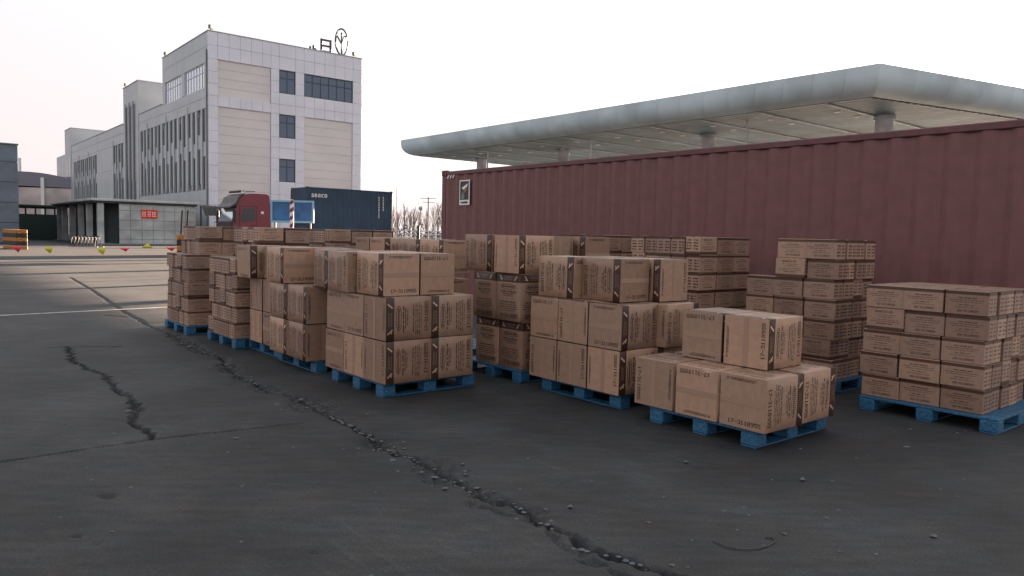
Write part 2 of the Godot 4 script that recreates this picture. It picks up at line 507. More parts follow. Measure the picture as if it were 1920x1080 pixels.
func build_stacks() -> void:
	rng.seed = 77
	big_parts()
	var L1 := PT
	var L2 := PT + 0.395
	var L3 := PT + 0.79
	var full := func(s: Dictionary, y: float, tier: String, poses: Array, b_step: float, a_slots: Array, protr := []):
		for i in a_slots.size():
			for k in 2:
				var pz: Array = poses[i] if k == 0 else (poses[i + 3] if poses.size() > i + 3 else [poses[i][0], 0])
				var off := 0.0
				if k == 1 and protr.size() > 0 and i == 0: off = protr[0]
				carton(s, a_slots[i] + off + rng.randf_range(-0.006, 0.006), k * b_step + rng.randf_range(-0.006, 0.006), y, pz[0], pz[1], "large carton, %s tier, %s %s from corner of %s" % [tier, "left face" if k == 0 else "rear row", ORD[i], s.d])
	# nearest pallet of the second row: six below, two on top
	var p1 := {"b": 4.73, "a": 2.87, "d": "the nearest two-tier pallet"}
	pallet(4.75, 2.95, "blue pallet under the nearest two-tier load of large cartons", "b", 1.0, 1.0)
	full.call(p1, L1, "bottom", [["R", 0], ["R", 180], ["R", 90], ["R", 0], ["R", 0], ["R", 0]], 0.495, [0.0, 0.41, 0.835])
	carton(p1, 0.2, 0.31, L2, "L", 90, "large carton, upper right of the pair topping the nearest pallet")
	carton(p1, 0.62, 0.33, L2, "L", 180, "large carton, upper left of the pair topping the nearest pallet")
	# the pallet to its left, three tiers
	var c := {"b": 4.79, "a": 4.33, "d": "the central three-tier pallet"}
	pallet(4.85, 4.36, "blue pallet under the three-tier load left of the nearest one")
	full.call(c, L1, "bottom", [["L", 90], ["L", 90], ["L", 270], ["L", 0], ["L", 0], ["L", 0]], 0.495, [0.0, 0.4, 0.8])
	full.call(c, L2, "middle", [["L", 0], ["L", 270], ["L", 180], ["R", 90], ["R", 0], ["L", 0]], 0.5, [0.0, 0.4, 0.8], [-0.09])
	carton(c, 0.2, 0.2, L3, "F", 0, "large carton, top tier, corner of the central three-tier pallet")
	carton(c, 0.7, 0.1, L3, "F", 180, "large carton, top tier, far left of the central three-tier pallet")
	carton(c, 0.08, 0.62, L3, "F", 90, "large carton, top tier, right end of the central three-tier pallet")
	carton(c, 0.62, 0.62, L3, "F", 0, "large carton, top tier, back of the central three-tier pallet")
	# corner pallet of the front row
	var a := {"b": 3.35, "a": 5.84, "d": "the front corner pallet"}
	pallet(3.37, 5.9, "blue pallet under the front corner load of large cartons", "b")
	full.call(a, L1, "bottom", [["L", 90], ["L", 270], ["L", 180], ["L", 0], ["L", 0], ["L", 0]], 0.495, [0.0, 0.395, 0.79])
	full.call(a, L2, "middle", [["L", 270], ["L", 0], ["L", 180], ["L", 0], ["L", 0], ["L", 0]], 0.495, [0.0, 0.395, 0.79])
	carton(a, 0.12, 0.04, L3, "F", 0, "large carton, top tier, corner of the front corner pallet")
	carton(a, 0.64, -0.05, L3, "K", 0, "large carton, top tier, left end of the front corner pallet")
	carton(a, 0.13, 0.45, L3, "F", 180, "large carton, top tier, right end of the front corner pallet")
	carton(a, 0.66, 0.45, L3, "F", 0, "large carton, top tier, back of the front corner pallet")
	# second load of the front row, on two pallets
	var b := {"b": 3.28, "a": 7.27, "d": "the load behind the front corner"}
	pallet(3.38, 7.33, "blue pallet second from the front corner, under large cartons")
	pallet(3.42, 8.44, "blue pallet third from the front corner, under large cartons")
	var tiers := ["bottom", "middle"]
	for t in 2:
		var y: float = [L1, L2][t]
		for k in 2:
			var row := "left face" if k == 0 else "rear row"
			carton(b, 0.06, 0.0 + k * 0.4, y, "F", 90, "large carton, %s tier, %s first, load behind the front corner" % [tiers[t], row])
			carton(b, 0.58, 0.0 + k * 0.4, y, "F", 90, "large carton, %s tier, %s second, load behind the front corner" % [tiers[t], row])
			carton(b, 1.14, 0.1 + k * 0.5, y, "L", 180 if t == 0 else 90, "large carton, %s tier, %s third, load behind the front corner" % [tiers[t], row])
			carton(b, 1.545, 0.09 + k * 0.5, y, "L", 90 if t == 0 else 270, "large carton, %s tier, %s fourth, load behind the front corner" % [tiers[t], row])
	carton(b, -0.37, 0.1, L3, "F", 0, "large carton, top tier, bridging toward the front corner pallet")
	carton(b, 0.2, 0.35, L3, "F", 0, "large carton, top tier, set back behind the front corner pallet")
	carton(b, 0.62, -0.02, L3, "F", 0, "large carton, top tier, jutting out second from the front corner")
	carton(b, 1.16, 0.12, L3, "L", 90, "large carton, top tier, blank face set back third from corner")
	carton(b, 1.58, -0.05, L3, "L", 180, "large carton, top tier, jutting out beside the small carton stacks")
	carton(b, 0.72, 0.45, L3, "F", 0, "large carton, top tier, back middle of second front load")
	# upright cartons between the corner pallet and the central one, three tiers
	var d := {"b": 4.85, "a": 5.73, "d": "the upright-carton pallet"}
	pallet(4.85, 5.72, "blue pallet in the gap under upright dark-banded cartons", "b")
	for t in 2:
		for i in 2:
			for k in 2:
				carton(d, i * 0.4 + 0.02 * t, k * 0.4 + 0.03 * (1 - t), PT + t * 0.492, "U", 0, "upright carton, %s tier, place %s along and %s deep, centre gap pallet" % [["bottom", "upper"][t], ORD[i], ORD[k]])
	var yt := PT + 2 * 0.492
	carton(d, 0.03, -0.03, yt, "L", 90, "large carton lying on top of the upright cartons, at corner")
	carton(d, 0.5, 0.0, yt, "F", 0, "large carton lying on the upright cartons, second along left")
	carton(d, 0.16, 0.47, yt, "F", 270, "large blank-faced carton lying on the upright cartons, right side")
	carton(d, 0.02, 0.9, yt, "F", 0, "large carton overhanging the right end of the upright cartons")
	# the rest of the second row, mostly behind the front row
	var d2 := {"b": 4.85, "a": 7.15, "d": "x"}
	pallet(4.87, 7.18, "blue pallet hidden behind the front corner load")
	for t in 3:
		for i in 2:
			carton(d2, i * 0.5, 0.0, PT + t * 0.455, "F", 0, "large carton, %s tier, %s along the row behind front corner" % [["bottom", "middle", "top"][t], ORD[i]])
	var d3 := {"b": 4.85, "a": 8.6, "d": "x"}
	pallet(4.87, 8.6, "blue pallet hidden behind the second front load")
	for t in 3:
		for i in 2:
			carton(d3, i * 0.4 - 0.12, 0.0, PT + t * 0.455, "L", 180, "large carton, %s tier, %s along the back row's plain load" % [["bottom", "middle", "top"][t], ORD[i]])
	# small cartons
	var e := {"b": 6.79, "a": 2.17, "d": "the five-tier pallet at right"}
	pallet(6.72, 2.04, "blue pallet at right under five tiers of small cartons", "b", 1.12, 1.12)
	small_stack(e, 5, true, 3, 5)
	var f := {"b": 7.16, "a": 3.66, "d": "tall stack beyond nearest pallet"}
	pallet(7.14, 3.6, "blue pallet under the tall stack between nearest and right pallets", "b", 1.12, 1.12)
	small_stack(f, 7, true, 3, 4, 0, {5: 2, 6: 2})
	var g := {"b": 6.9, "a": 5.1, "d": "tall stack before container middle"}
	pallet(6.88, 5.08, "blue pallet under the tall stack before the container's middle", "a", 1.12, 1.12)
	small_stack(g, 7, false, 5, 3, 2)
	var g2 := {"b": 6.9, "a": 6.55, "d": "short stack hidden behind centre"}
	pallet(6.88, 6.53, "blue pallet hidden farthest along the container side", "a", 1.12, 1.12)
	small_stack(g2, 7, false, 4, 2, 5)
	var l2 := {"b": 3.26, "a": 9.38, "d": "second stack from far left"}
	pallet(3.24, 9.36, "blue pallet under the second small-carton stack from far left", "b", 1.1, 1.04)
	small_stack(l2, 5, false, 5, 3)
	var l1 := {"b": 3.14, "a": 10.98, "d": "far left stack"}
	pallet(3.1, 10.92, "blue pallet at the far left end of the front row", "b", 1.1, 1.04)
	small_stack(l1, 5, false, 5, 3)
	# two more tiers stand set back on each of these
	small_stack({"b": 3.36, "a": 11.16, "d": "raised back of far left stack"}, 7, false, 4, 2, -1, {}, 5)
	small_stack({"b": 3.6, "a": 9.42, "d": "raised back of second far-left stack"}, 7, false, 5, 2, -1, {}, 5)
	var d4 := {"b": 4.85, "a": 10.03, "d": "back row stack beside plain load"}
	pallet(4.83, 10.0, "blue pallet hidden under the back row of small cartons", "a", 1.1, 1.04)
	small_stack(d4, 7, false, 5, 3, 5)
	var mm := MultiMesh.new()
	mm.transform_format = MultiMesh.TRANSFORM_3D
	mm.mesh = big.small
	mm.instance_count = hidden.size()
	for i in hidden.size():
		var h: Array = hidden[i]
		mm.set_instance_transform(i, Transform3D(Basis(Vector3.UP, YAW + (PI / 2 if h[2] else 0.0)), h[0] + Basis(Vector3.UP, YAW) * h[1]))
	var mi := MultiMeshInstance3D.new()
	mi.name = "lower_cartons"
	mi.multimesh = mm
	mi.material_override = M.small1
	add_child(mi)
	tag(mi, "lower tiers of small cartons hidden behind the front stacks", "cartons", "", "stuff")

# ---------------------------------------------------------------- containers
func corrugated(st: SurfaceTool, x0: float, x1: float, y0: float, y1: float, z: float, depth: float, pitch: float) -> void:
	# a trapezoid wave along x, facing +z
	var n := int(round((x1 - x0) / pitch))
	var p := (x1 - x0) / n
	var xs := []
	for i in n:
		var b := x0 + i * p
		xs.append_array([[b, 0.0], [b + p * 0.26, 0.0], [b + p * 0.5, -depth], [b + p * 0.76, -depth]])
	xs.append([x1, 0.0])
	for i in xs.size() - 1:
		var u: Array = xs[i]
		var v: Array = xs[i + 1]
		var nn := Vector3(u[1] - v[1], 0, v[0] - u[0])
		quad(st, [Vector3(u[0], y1, z + u[1]), Vector3(v[0], y1, z + v[1]), Vector3(v[0], y0, z + v[1]), Vector3(u[0], y0, z + u[1])], nn)

func container(t: Node3D, length: float, height: float, m: Material, rail: Material, y: float) -> void:
	# long side along local x facing +z, width along -z
	var w := 2.44
	var st := mb()
	corrugated(st, 0.16, length - 0.16, y + 0.17, y + height - 0.11, -0.012, 0.036, 0.33)
	put(t, "side_panel", done(st), m)
	st = mb()
	corrugated(st, 0.16, length - 0.16, y + 0.17, y + height - 0.11, -0.012, 0.036, 0.33)
	put(t, "side_panel", done(st), m, Transform3D(Basis(Vector3.UP, PI), Vector3(length, 0, -w)))
	st = mb()
	corrugated(st, 0.1, w - 0.1, y + 0.17, y + height - 0.11, -0.02, 0.045, 0.25)
	put(t, "end_panel", done(st), m, Transform3D(Basis(Vector3.UP, -PI / 2), Vector3(0, 0, -w)))
	st = mb()
	corrugated(st, 0.1, w - 0.1, y + 0.17, y + height - 0.11, -0.02, 0.045, 0.25)
	put(t, "end_panel", done(st), m, Transform3D(Basis(Vector3.UP, PI / 2), Vector3(length, 0, 0)))
	st = mb()
	corrugated(st, 0.1, length - 0.1, 0.05, w - 0.05, 0, 0.02, 0.2)
	put(t, "roof", done(st), m, Transform3D(Basis(Vector3.RIGHT, -PI / 2), Vector3(0, y + height - 0.03, 0)))
	slab(t, "floor_panel", Vector3(0.1, y + 0.1, -w + 0.05), Vector3(length - 0.1, y + 0.15, -0.05), rail)
	for z in [0.0, -w + 0.08]:
		slab(t, "top_rail", Vector3(0.18, y + height - 0.115, z - 0.08), Vector3(length - 0.18, y + height - 0.025, z), rail, 0.012)
		slab(t, "bottom_rail", Vector3(0.18, y + 0.02, z - 0.08), Vector3(length - 0.18, y + 0.175, z), rail, 0.012)
		for x in [0.0, length - 0.16]:
			slab(t, "corner_post", Vector3(x + 0.004, y + 0.12, z - 0.081), Vector3(x + 0.156, y + height - 0.12, z - 0.002), rail, 0.01)
			for yy in [y, y + height - 0.12]:
				var cc := slab(t, "corner_casting", Vector3(x - 0.003, yy, z - 0.09 if z == 0.0 else z - 0.003), Vector3(x + 0.177, yy + 0.12, z + 0.004 if z == 0.0 else z + 0.09), rail, 0.006)
				if z == 0.0:
					slab(cc, "hole", Vector3(-0.03, -0.045, 0.0455), Vector3(0.03, 0.035, 0.0475), M.dark, 0.0005)
	for x in [0.0, length - 0.1]:
		slab(t, "end_rail", Vector3(x, y + height - 0.12, -w + 0.1), Vector3(x + 0.1, y + height - 0.03, -0.1), rail, 0.01)
		slab(t, "end_sill", Vector3(x, y + 0.02, -w + 0.1), Vector3(x + 0.1, y + 0.17, -0.1), rail, 0.01)

func build_containers() -> void:
	# the long red container behind the pallets; local x runs away from its near end along a
	var t := thing("shipping_container", "long red corrugated shipping container behind the pallet rows", "container", yp(9.37, 13.9), YAW - PI / 2, "")
	container(t, 12.19, 2.9, M.red, M.red_rail, 0.0)
	# its marks: a framed dark panel with a white sail-like F, and slanted ticks
	var sx := 0.68
	var lg := slab(t, "logo_plate", Vector3(sx, 2.13, -0.01), Vector3(sx + 0.37, 2.66, 0.0), M.white, 0.002)
	slab(lg, "logo_field", Vector3(-0.155, -0.155, 0.0052), Vector3(0.155, 0.24, 0.0075), M.truck_dark, 0.001)
	var st := mb()
	extrude(st, PackedVector2Array([Vector2(-0.1, 0.1), Vector2(0.12, 0.19), Vector2(0.1, 0.12), Vector2(-0.03, 0.06)]), 0.008, 0.010)
	put(lg, "logo_mark", done(st), M.white)
	st = mb()
	extrude(st, PackedVector2Array([Vector2(-0.1, 0.0), Vector2(0.09, 0.09), Vector2(0.06, 0.02), Vector2(-0.07, -0.05)]), 0.008, 0.010)
	put(lg, "logo_mark", done(st), M.yellow)
	st = mb()
	extrude(st, PackedVector2Array([Vector2(-0.12, -0.14), Vector2(-0.1, -0.04), Vector2(0.0, -0.01), Vector2(0.01, -0.14)]), 0.008, 0.010)
	put(lg, "logo_mark", done(st), M.slate)
	letters(lg, "logo_lettering", "FLORENS", 0.045, M.truck_dark, Transform3D(Basis.IDENTITY, Vector3(0, -0.21, 0.009)))
	st = mb()
	for k in 3: extrude(st, PackedVector2Array([Vector2(0.2 + k * 0.1, 2.72), Vector2(0.24 + k * 0.1, 2.72), Vector2(0.29 + k * 0.1, 2.79), Vector2(0.25 + k * 0.1, 2.79)]), -0.008, 0.001)
	put(t, "height_marks", done(st), M.white)
	# the blue one on a trailer near the office block
	t = thing("blue_container", "short blue corrugated container with pale lettering beside the office block", "container", yp(19.58, 43.86), YAW, "")
	container(t, 6.06, 2.65, M.blue, M.blue, 1.6)
	letters(t, "lettering", "seaco", 0.3, M.white, Transform3D(Basis.IDENTITY, Vector3(0.85, 3.75, 0.0)))
	for k in 2:
		st = mb()
		for i in 9 - k * 3: cbox(st, Vector3(0, -i * 0.16, 0), Vector3(0.035, 0.055, 0.004), 0.002)
		put(t, "code_lettering", done(st), M.white, Transform3D(Basis.IDENTITY, Vector3(5.05 + k * 0.32, 3.8, -0.004)))
	slab(t, "trailer_bed", Vector3(-0.2, 1.2, -2.3), Vector3(6.3, 1.58, -0.14), M.truck_dark, 0.02)
	for x in [0.8, 4.2, 5.5]:
		for z in [-0.35, -2.1]:
			var wh := put(t, "wheel", bar_mesh(Vector3(x, 0.52, z - 0.14), Vector3(x, 0.52, z + 0.14), 0.52, 0.52, 20), M.truck_dark)
			put(wh, "hub", bar_mesh(Vector3(x, 0.52, z + 0.14), Vector3(x, 0.52, z + 0.17), 0.24, 0.2, 14), M.steel)

# ---------------------------------------------------------------- office block
func on_face(face: String, p: float, y: float, out: float) -> Vector3:
	# R: facade along b (local x), looking to +z.  L: facade along a (local -z), looking to -x
	return Vector3(p, y, out) if face == "R" else Vector3(-out, y, -p)

func panel(t: Node, called: String, face: String, p0: float, p1: float, y0: float, y1: float, o0: float, o1: float, m: Material, k := 0.008) -> MeshInstance3D:
	var u := on_face(face, p0, y0, o0)
	var v := on_face(face, p1, y1, o1)
	return slab(t, called, u.min(v), u.max(v), m, k)

func window(t: Node, face: String, p0: float, p1: float, y0: float, y1: float, cols: int, out: float, fm: Material, transom := 0.66) -> void:
	var st := mb()
	var w := 0.07
	var yt := y0 + (y1 - y0) * transom
	var add := func(a0, a1, b0, b1):
		var u := on_face(face, a0, b0, out)
		var v := on_face(face, a1, b1, out + 0.09)
		cbox(st, (u + v) * 0.5, ((v - u) * 0.5).abs(), 0.006)
	add.call(p0, p1, y0, y0 + w); add.call(p0, p1, y1 - w, y1); add.call(p0, p0 + w, y0 + w, y1 - w); add.call(p1 - w, p1, y0 + w, y1 - w)
	add.call(p0 + w, p1 - w, yt - w * 0.5, yt + w * 0.5)
	for i in range(1, cols):
		var x := lerpf(p0, p1, float(i) / cols)
		add.call(x - w * 0.4, x + w * 0.4, y0 + w, yt - w * 0.5)
		add.call(x - w * 0.4, x + w * 0.4, yt + w * 0.5, y1 - w)
	var f := put(t, "window", done(st), fm)
	for i in cols:
		var x0 := lerpf(p0, p1, float(i) / cols)
		var x1 := lerpf(p0, p1, float(i + 1) / cols)
		for r in 2:
			panel(f, "pane", face, x0 + 0.03, x1 - 0.03, (y0 if r == 0 else yt) + 0.03, (yt if r == 0 else y1) - 0.03, out + 0.025, out + 0.045, M.glass if fm == M.frame else M.coated_glass, 0.001)

func clad(t: Node, face: String, xs: Array, ys: Array, holes: Array, m: Material, out := 0.2) -> void:
	for i in xs.size() - 1:
		for k in ys.size() - 1:
			var cx: float = (xs[i] + xs[i + 1]) * 0.5
			var cy: float = (ys[k] + ys[k + 1]) * 0.5
			var skip := false
			for h in holes:
				if cx > h[0] and cx < h[1] and cy > h[2] and cy < h[3]: skip = true
			if not skip:
				panel(t, "cladding_panel", face, xs[i] + 0.009, xs[i + 1] - 0.009, ys[k] + 0.009, ys[k + 1] - 0.009, 0.0, out + rng.randf_range(-0.004, 0.004), m, 0.006)

func build_office() -> void:
	rng.seed = 5
	var t := thing("office_block", "pale panelled multi-storey office block with stepped roofline and slot windows", "building", yp(22.39 + 0.2, 71.52 + 0.2), YAW)
	var W := 15.2
	# cores; the cladding stands 0.2 m in front of them
	slab(t, "wall_core", Vector3(0, 0, -15), Vector3(W, 19.3, 0), M.core)
	slab(t, "wall_core", Vector3(0, 0, -25.3), Vector3(W, 14.5, -15), M.core)
	slab(t, "stair_tower", Vector3(-0.25, 0, -32.7), Vector3(9, 18.7, -25.3), M.clad_grey)
	slab(t, "wall_core", Vector3(0, 0, -69.4), Vector3(W, 14.3, -32.7), M.core)
	slab(t, "stair_tower", Vector3(-0.25, 0, -75), Vector3(W, 17.4, -69.4), M.clad_grey)
	slab(t, "end_wing", Vector3(0.1, 0, -86), Vector3(W, 13.7, -75), M.clad_grey)
	slab(t, "coping", Vector3(-0.26, 19.52, -15.1), Vector3(W + 0.26, 19.6, 0.26), M.clad_grey, 0.02)
	slab(t, "coping", Vector3(-0.26, 14.72, -25.2), Vector3(W, 14.8, -15.15), M.clad_grey, 0.02)
	slab(t, "coping", Vector3(-0.26, 14.42, -69.3), Vector3(W, 14.5, -32.8), M.clad_grey, 0.02)
	slab(t, "coping", Vector3(-0.32, 18.702, -32.76), Vector3(9.06, 18.78, -25.24), M.clad_grey, 0.02)
	slab(t, "coping", Vector3(-0.32, 17.402, -75.06), Vector3(W + 0.06, 17.48, -69.34), M.clad_grey, 0.02)
	# right facade: panels, two tall bays of siding above each other, windows
	var xs := [-0.2, 0.66, 1.7, 2.75, 3.8, 4.85, 5.68, 6.5, 8.16, 9.05, 10.15, 11.25, 12.35, 13.45, 14.38, 15.4]
	var ys := [0.0, 1.25, 2.5, 3.75, 5.0, 6.28, 7.4, 8.52, 9.55, 10.56, 11.7, 12.82, 13.75, 14.85, 15.95, 17.08, 18.3, 19.52]
	var holes := [[0.66, 5.68, 13.75, 17.08], [0.66, 5.68, 0, 12.82], [6.5, 8.16, 14.85, 17.08], [6.5, 8.16, 10.56, 12.82], [6.5, 8.16, 6.28, 8.52], [9.05, 14.38, 14.85, 17.08], [9.05, 14.38, 0, 12.82]]
	clad(t, "R", xs, ys, holes, M.clad)
	for h in [holes[0], holes[1], holes[6]]:
		var n := int((h[3] - h[2]) / 0.83)
		for k in n:
			var y0: float = lerpf(h[2], h[3], float(k) / n)
			var y1: float = lerpf(h[2], h[3], float(k + 1) / n)
			panel(t, "siding_board", "R", h[0] + 0.01, h[1] - 0.01, y0 + 0.008, y1 - 0.008, 0.0, 0.07, M.siding, 0.006)
	for h in [holes[2], holes[3], holes[4]]:
		window(t, "R", h[0] + 0.02, h[1] - 0.02, h[2] + 0.02, h[3] - 0.02, 2, 0.04, M.frame)
	window(t, "R", 9.07, 14.36, 14.87, 17.06, 6, 0.04, M.frame)
	# left facade of the tall section: two ribbon windows over slot windows
	var lx := [0.0, 0.95, 2.5, 4.0, 5.5, 7.05, 8.2, 9.7, 11.1, 12.6, 14.0, 15.0]
	clad(t, "L", lx, [12.65, 13.6, 14.55, 16.8, 18.2, 19.52], [[0.95, 7.05, 14.55, 16.8], [8.2, 14.0, 14.55, 16.8]], M.clad_grey)
	window(t, "L", 0.97, 7.03, 14.57, 16.78, 7, 0.04, M.paleframe)
	window(t, "L", 8.22, 13.98, 14.57, 16.78, 7, 0.04, M.paleframe)
	clad(t, "L", [15.02, 17.6, 20.2, 22.8, 25.25], [12.65, 13.7, 14.7], [], M.clad_grey)
	clad(t, "L", [0.0, 3.1, 6.2, 9.3, 12.4, 15.0, 18.4, 21.8, 25.25], [0.0, 1.7, 3.4, 5.15], [], M.clad_grey)
	# slots: piers, spandrels and recessed glass, over two storeys
	var runs := [[0.0, 25.25, 5.15, 12.65], [32.75, 40.6, 4.6, 12.1], [49.0, 69.3, 4.6, 11.7]]
	for r in runs:
		var p: float = r[0]
		var i := 0
		var pier: MeshInstance3D
		panel(t, "pier", "L", p, p + 0.6, r[2] + 0.01, r[3] - 0.01, 0.0, 0.2, M.clad_grey)
		p += 0.6
		while p + 1.5 < r[1]:
			var w := 0.95 if i % 3 != 2 else 0.7
			var sp := 0.4 if i % 2 == 0 else 0.6
			var y1: float = r[3] - (0.02 if i % 4 != 1 else 0.6)
			var ym: float = r[2] + 3.1 + (0.0 if i % 2 == 0 else 0.75)
			panel(t, "window_slot", "L", p + 0.01, p + w - 0.01, r[2] + (0.0 if i % 2 == 0 else 0.55), ym, 0.0, 0.13, M.slot_glass, 0.001)
			panel(t, "spandrel", "L", p + 0.01, p + w - 0.01, ym + 0.01, ym + 1.35, 0.0, 0.14, M.clad_grey)
			panel(t, "window_slot", "L", p + 0.01, p + w - 0.01, ym + 1.36, y1, 0.0, 0.13, M.slot_glass, 0.001)
			panel(t, "fin", "L", p + w, p + w + 0.16, r[2] + 0.01, r[3] + (0.0 if i % 5 != 3 else 0.7), 0.0, 0.27, M.clad_grey)
			panel(t, "pier", "L", p + w + 0.17, p + w + 0.16 + sp, r[2] + 0.01, r[3] - 0.01, 0.0, 0.2, M.clad_grey)
			p += w + 0.16 + sp
			i += 1
		if r[1] - p > 0.1: panel(t, "pier", "L", p + 0.01, r[1], r[2] + 0.01, r[3] - 0.01, 0.0, 0.2, M.clad_grey)
	clad(t, "L", [32.75, 36.6, 40.6, 44.8, 49.0, 54.0, 59.0, 64.0, 69.3], [12.1, 13.3, 14.4], [], M.clad_grey)
	clad(t, "L", [40.6, 43.4, 46.2, 49.0], [0.0, 3.0, 6.0, 9.0, 12.1], [], M.clad_grey)
	clad(t, "L", [49.0, 54.0, 59.0, 64.0, 69.3], [11.7, 12.1], [], M.clad_grey)
	clad(t, "L", [32.75, 40.6], [0.0, 4.6], [], M.clad_grey)
	clad(t, "L", [49.0, 59.0, 69.3], [0.0, 4.6], [], M.clad_grey)
	for k in 3:
		panel(t, "window_slot", "L", 26.6 + k * 1.9, 27.4 + k * 1.9, 4.5, 16.2, 0.255, 0.275, M.slot_glass, 0.001)
		panel(t, "fin", "L", 27.45 + k * 1.9, 27.7 + k * 1.9, 4.2, 16.6, 0.25, 0.42, M.clad_grey)
	for k in 2:
		panel(t, "window_slot", "L", 70.2 + k * 2.2, 71.4 + k * 2.2, 4.5, 12.5, 0.255, 0.275, M.slot_glass, 0.001)
	put(t, "downpipe", bar_mesh(Vector3(-0.3, 0, 0.02), Vector3(-0.3, 17.9, 0.02), 0.07, 0.07), M.core)
	# small cameras or lights on the corners of the roof
	for q in [[Vector3(0.2, 19.6, -0.2), 0.34], [Vector3(0.1, 19.6, -14.6), 0.3], [Vector3(14.7, 19.6, -0.2), 0.3], [Vector3(0, 18.78, -32.2), 0.3]]:
		var f := put(t, "roof_lamp", box_mesh(Vector3(0.5, 0.38, 0.3), 0.05), M.core, Transform3D(Basis(Vector3.UP, 0.5), q[0] + Vector3(0, 0.38, 0)))
		slab(f, "bracket", Vector3(-0.05, -0.38, -0.05), Vector3(0.05, -0.19, 0.05), M.dark)
	# side box on the far edge
	slab(t, "wall_box", Vector3(15.42, 14.6, -1.6), Vector3(15.75, 17.0, -0.3), M.core, 0.02)
	# the roof sign: ring with a forked stem, one squarish character, a fragment of another
	var sg := thing("roof_sign", "dark ring emblem and block character standing on office roof edge", "sign", yp(22.59, 71.72, 19.6), YAW)
	var st := mb()
	var cen := Vector3(13.35, 1.4, -0.35)
	for k in 36:
		if k == 1 or k == 2: continue
		var p := Vector3(cos(TAU * k / 36), sin(TAU * k / 36), 0) * Vector3(0.7, 1.32, 1)
		var q := Vector3(cos(TAU * (k + 1) / 36), sin(TAU * (k + 1) / 36), 0) * Vector3(0.7, 1.32, 1)
		bar(st, cen + p, cen + q, 0.09, 0.09, 6)
	put(sg, "ring", done(st), M.frame)
	st = mb()
	bar(st, cen + Vector3(0, -1.32, 0), cen + Vector3(0, -0.2, 0), 0.09, 0.09, 6)
	bar(st, cen + Vector3(0, -0.2, 0), cen + Vector3(-0.55, 0.55, 0), 0.08, 0.08, 6)
	bar(st, cen + Vector3(0, -0.2, 0), cen + Vector3(-0.03, 0.95, 0), 0.08, 0.08, 6)
	bar(st, cen + Vector3(0, -0.2, 0), cen + Vector3(0.28, 0.6, 0), 0.08, 0.08, 6)
	bar(st, cen + Vector3(0.28, 0.6, 0), cen + Vector3(0.5, 0.62, 0), 0.08, 0.08, 6)
	put(sg, "forked_stem", done(st), M.frame)
	st = mb()
	for y in [0.12, 0.68, 1.25]: cbox(st, Vector3(11.6, y, -0.35), Vector3(0.5, 0.09, 0.08), 0.01)
	for x in [11.1, 12.1]: cbox(st, Vector3(x, 0.66, -0.35), Vector3(0.09, 0.7, 0.085), 0.01)
	put(sg, "character", done(st), M.frame)
	st = mb()
	for q in [[9.9, 0.3], [10.25, 0.45], [10.45, 0.2]]: cbox(st, Vector3(q[0], q[1] * 0.5 + 0.05, -0.35), Vector3(0.08, q[1] * 0.6, 0.08), 0.01)
	put(sg, "character_fragment", done(st), M.frame)

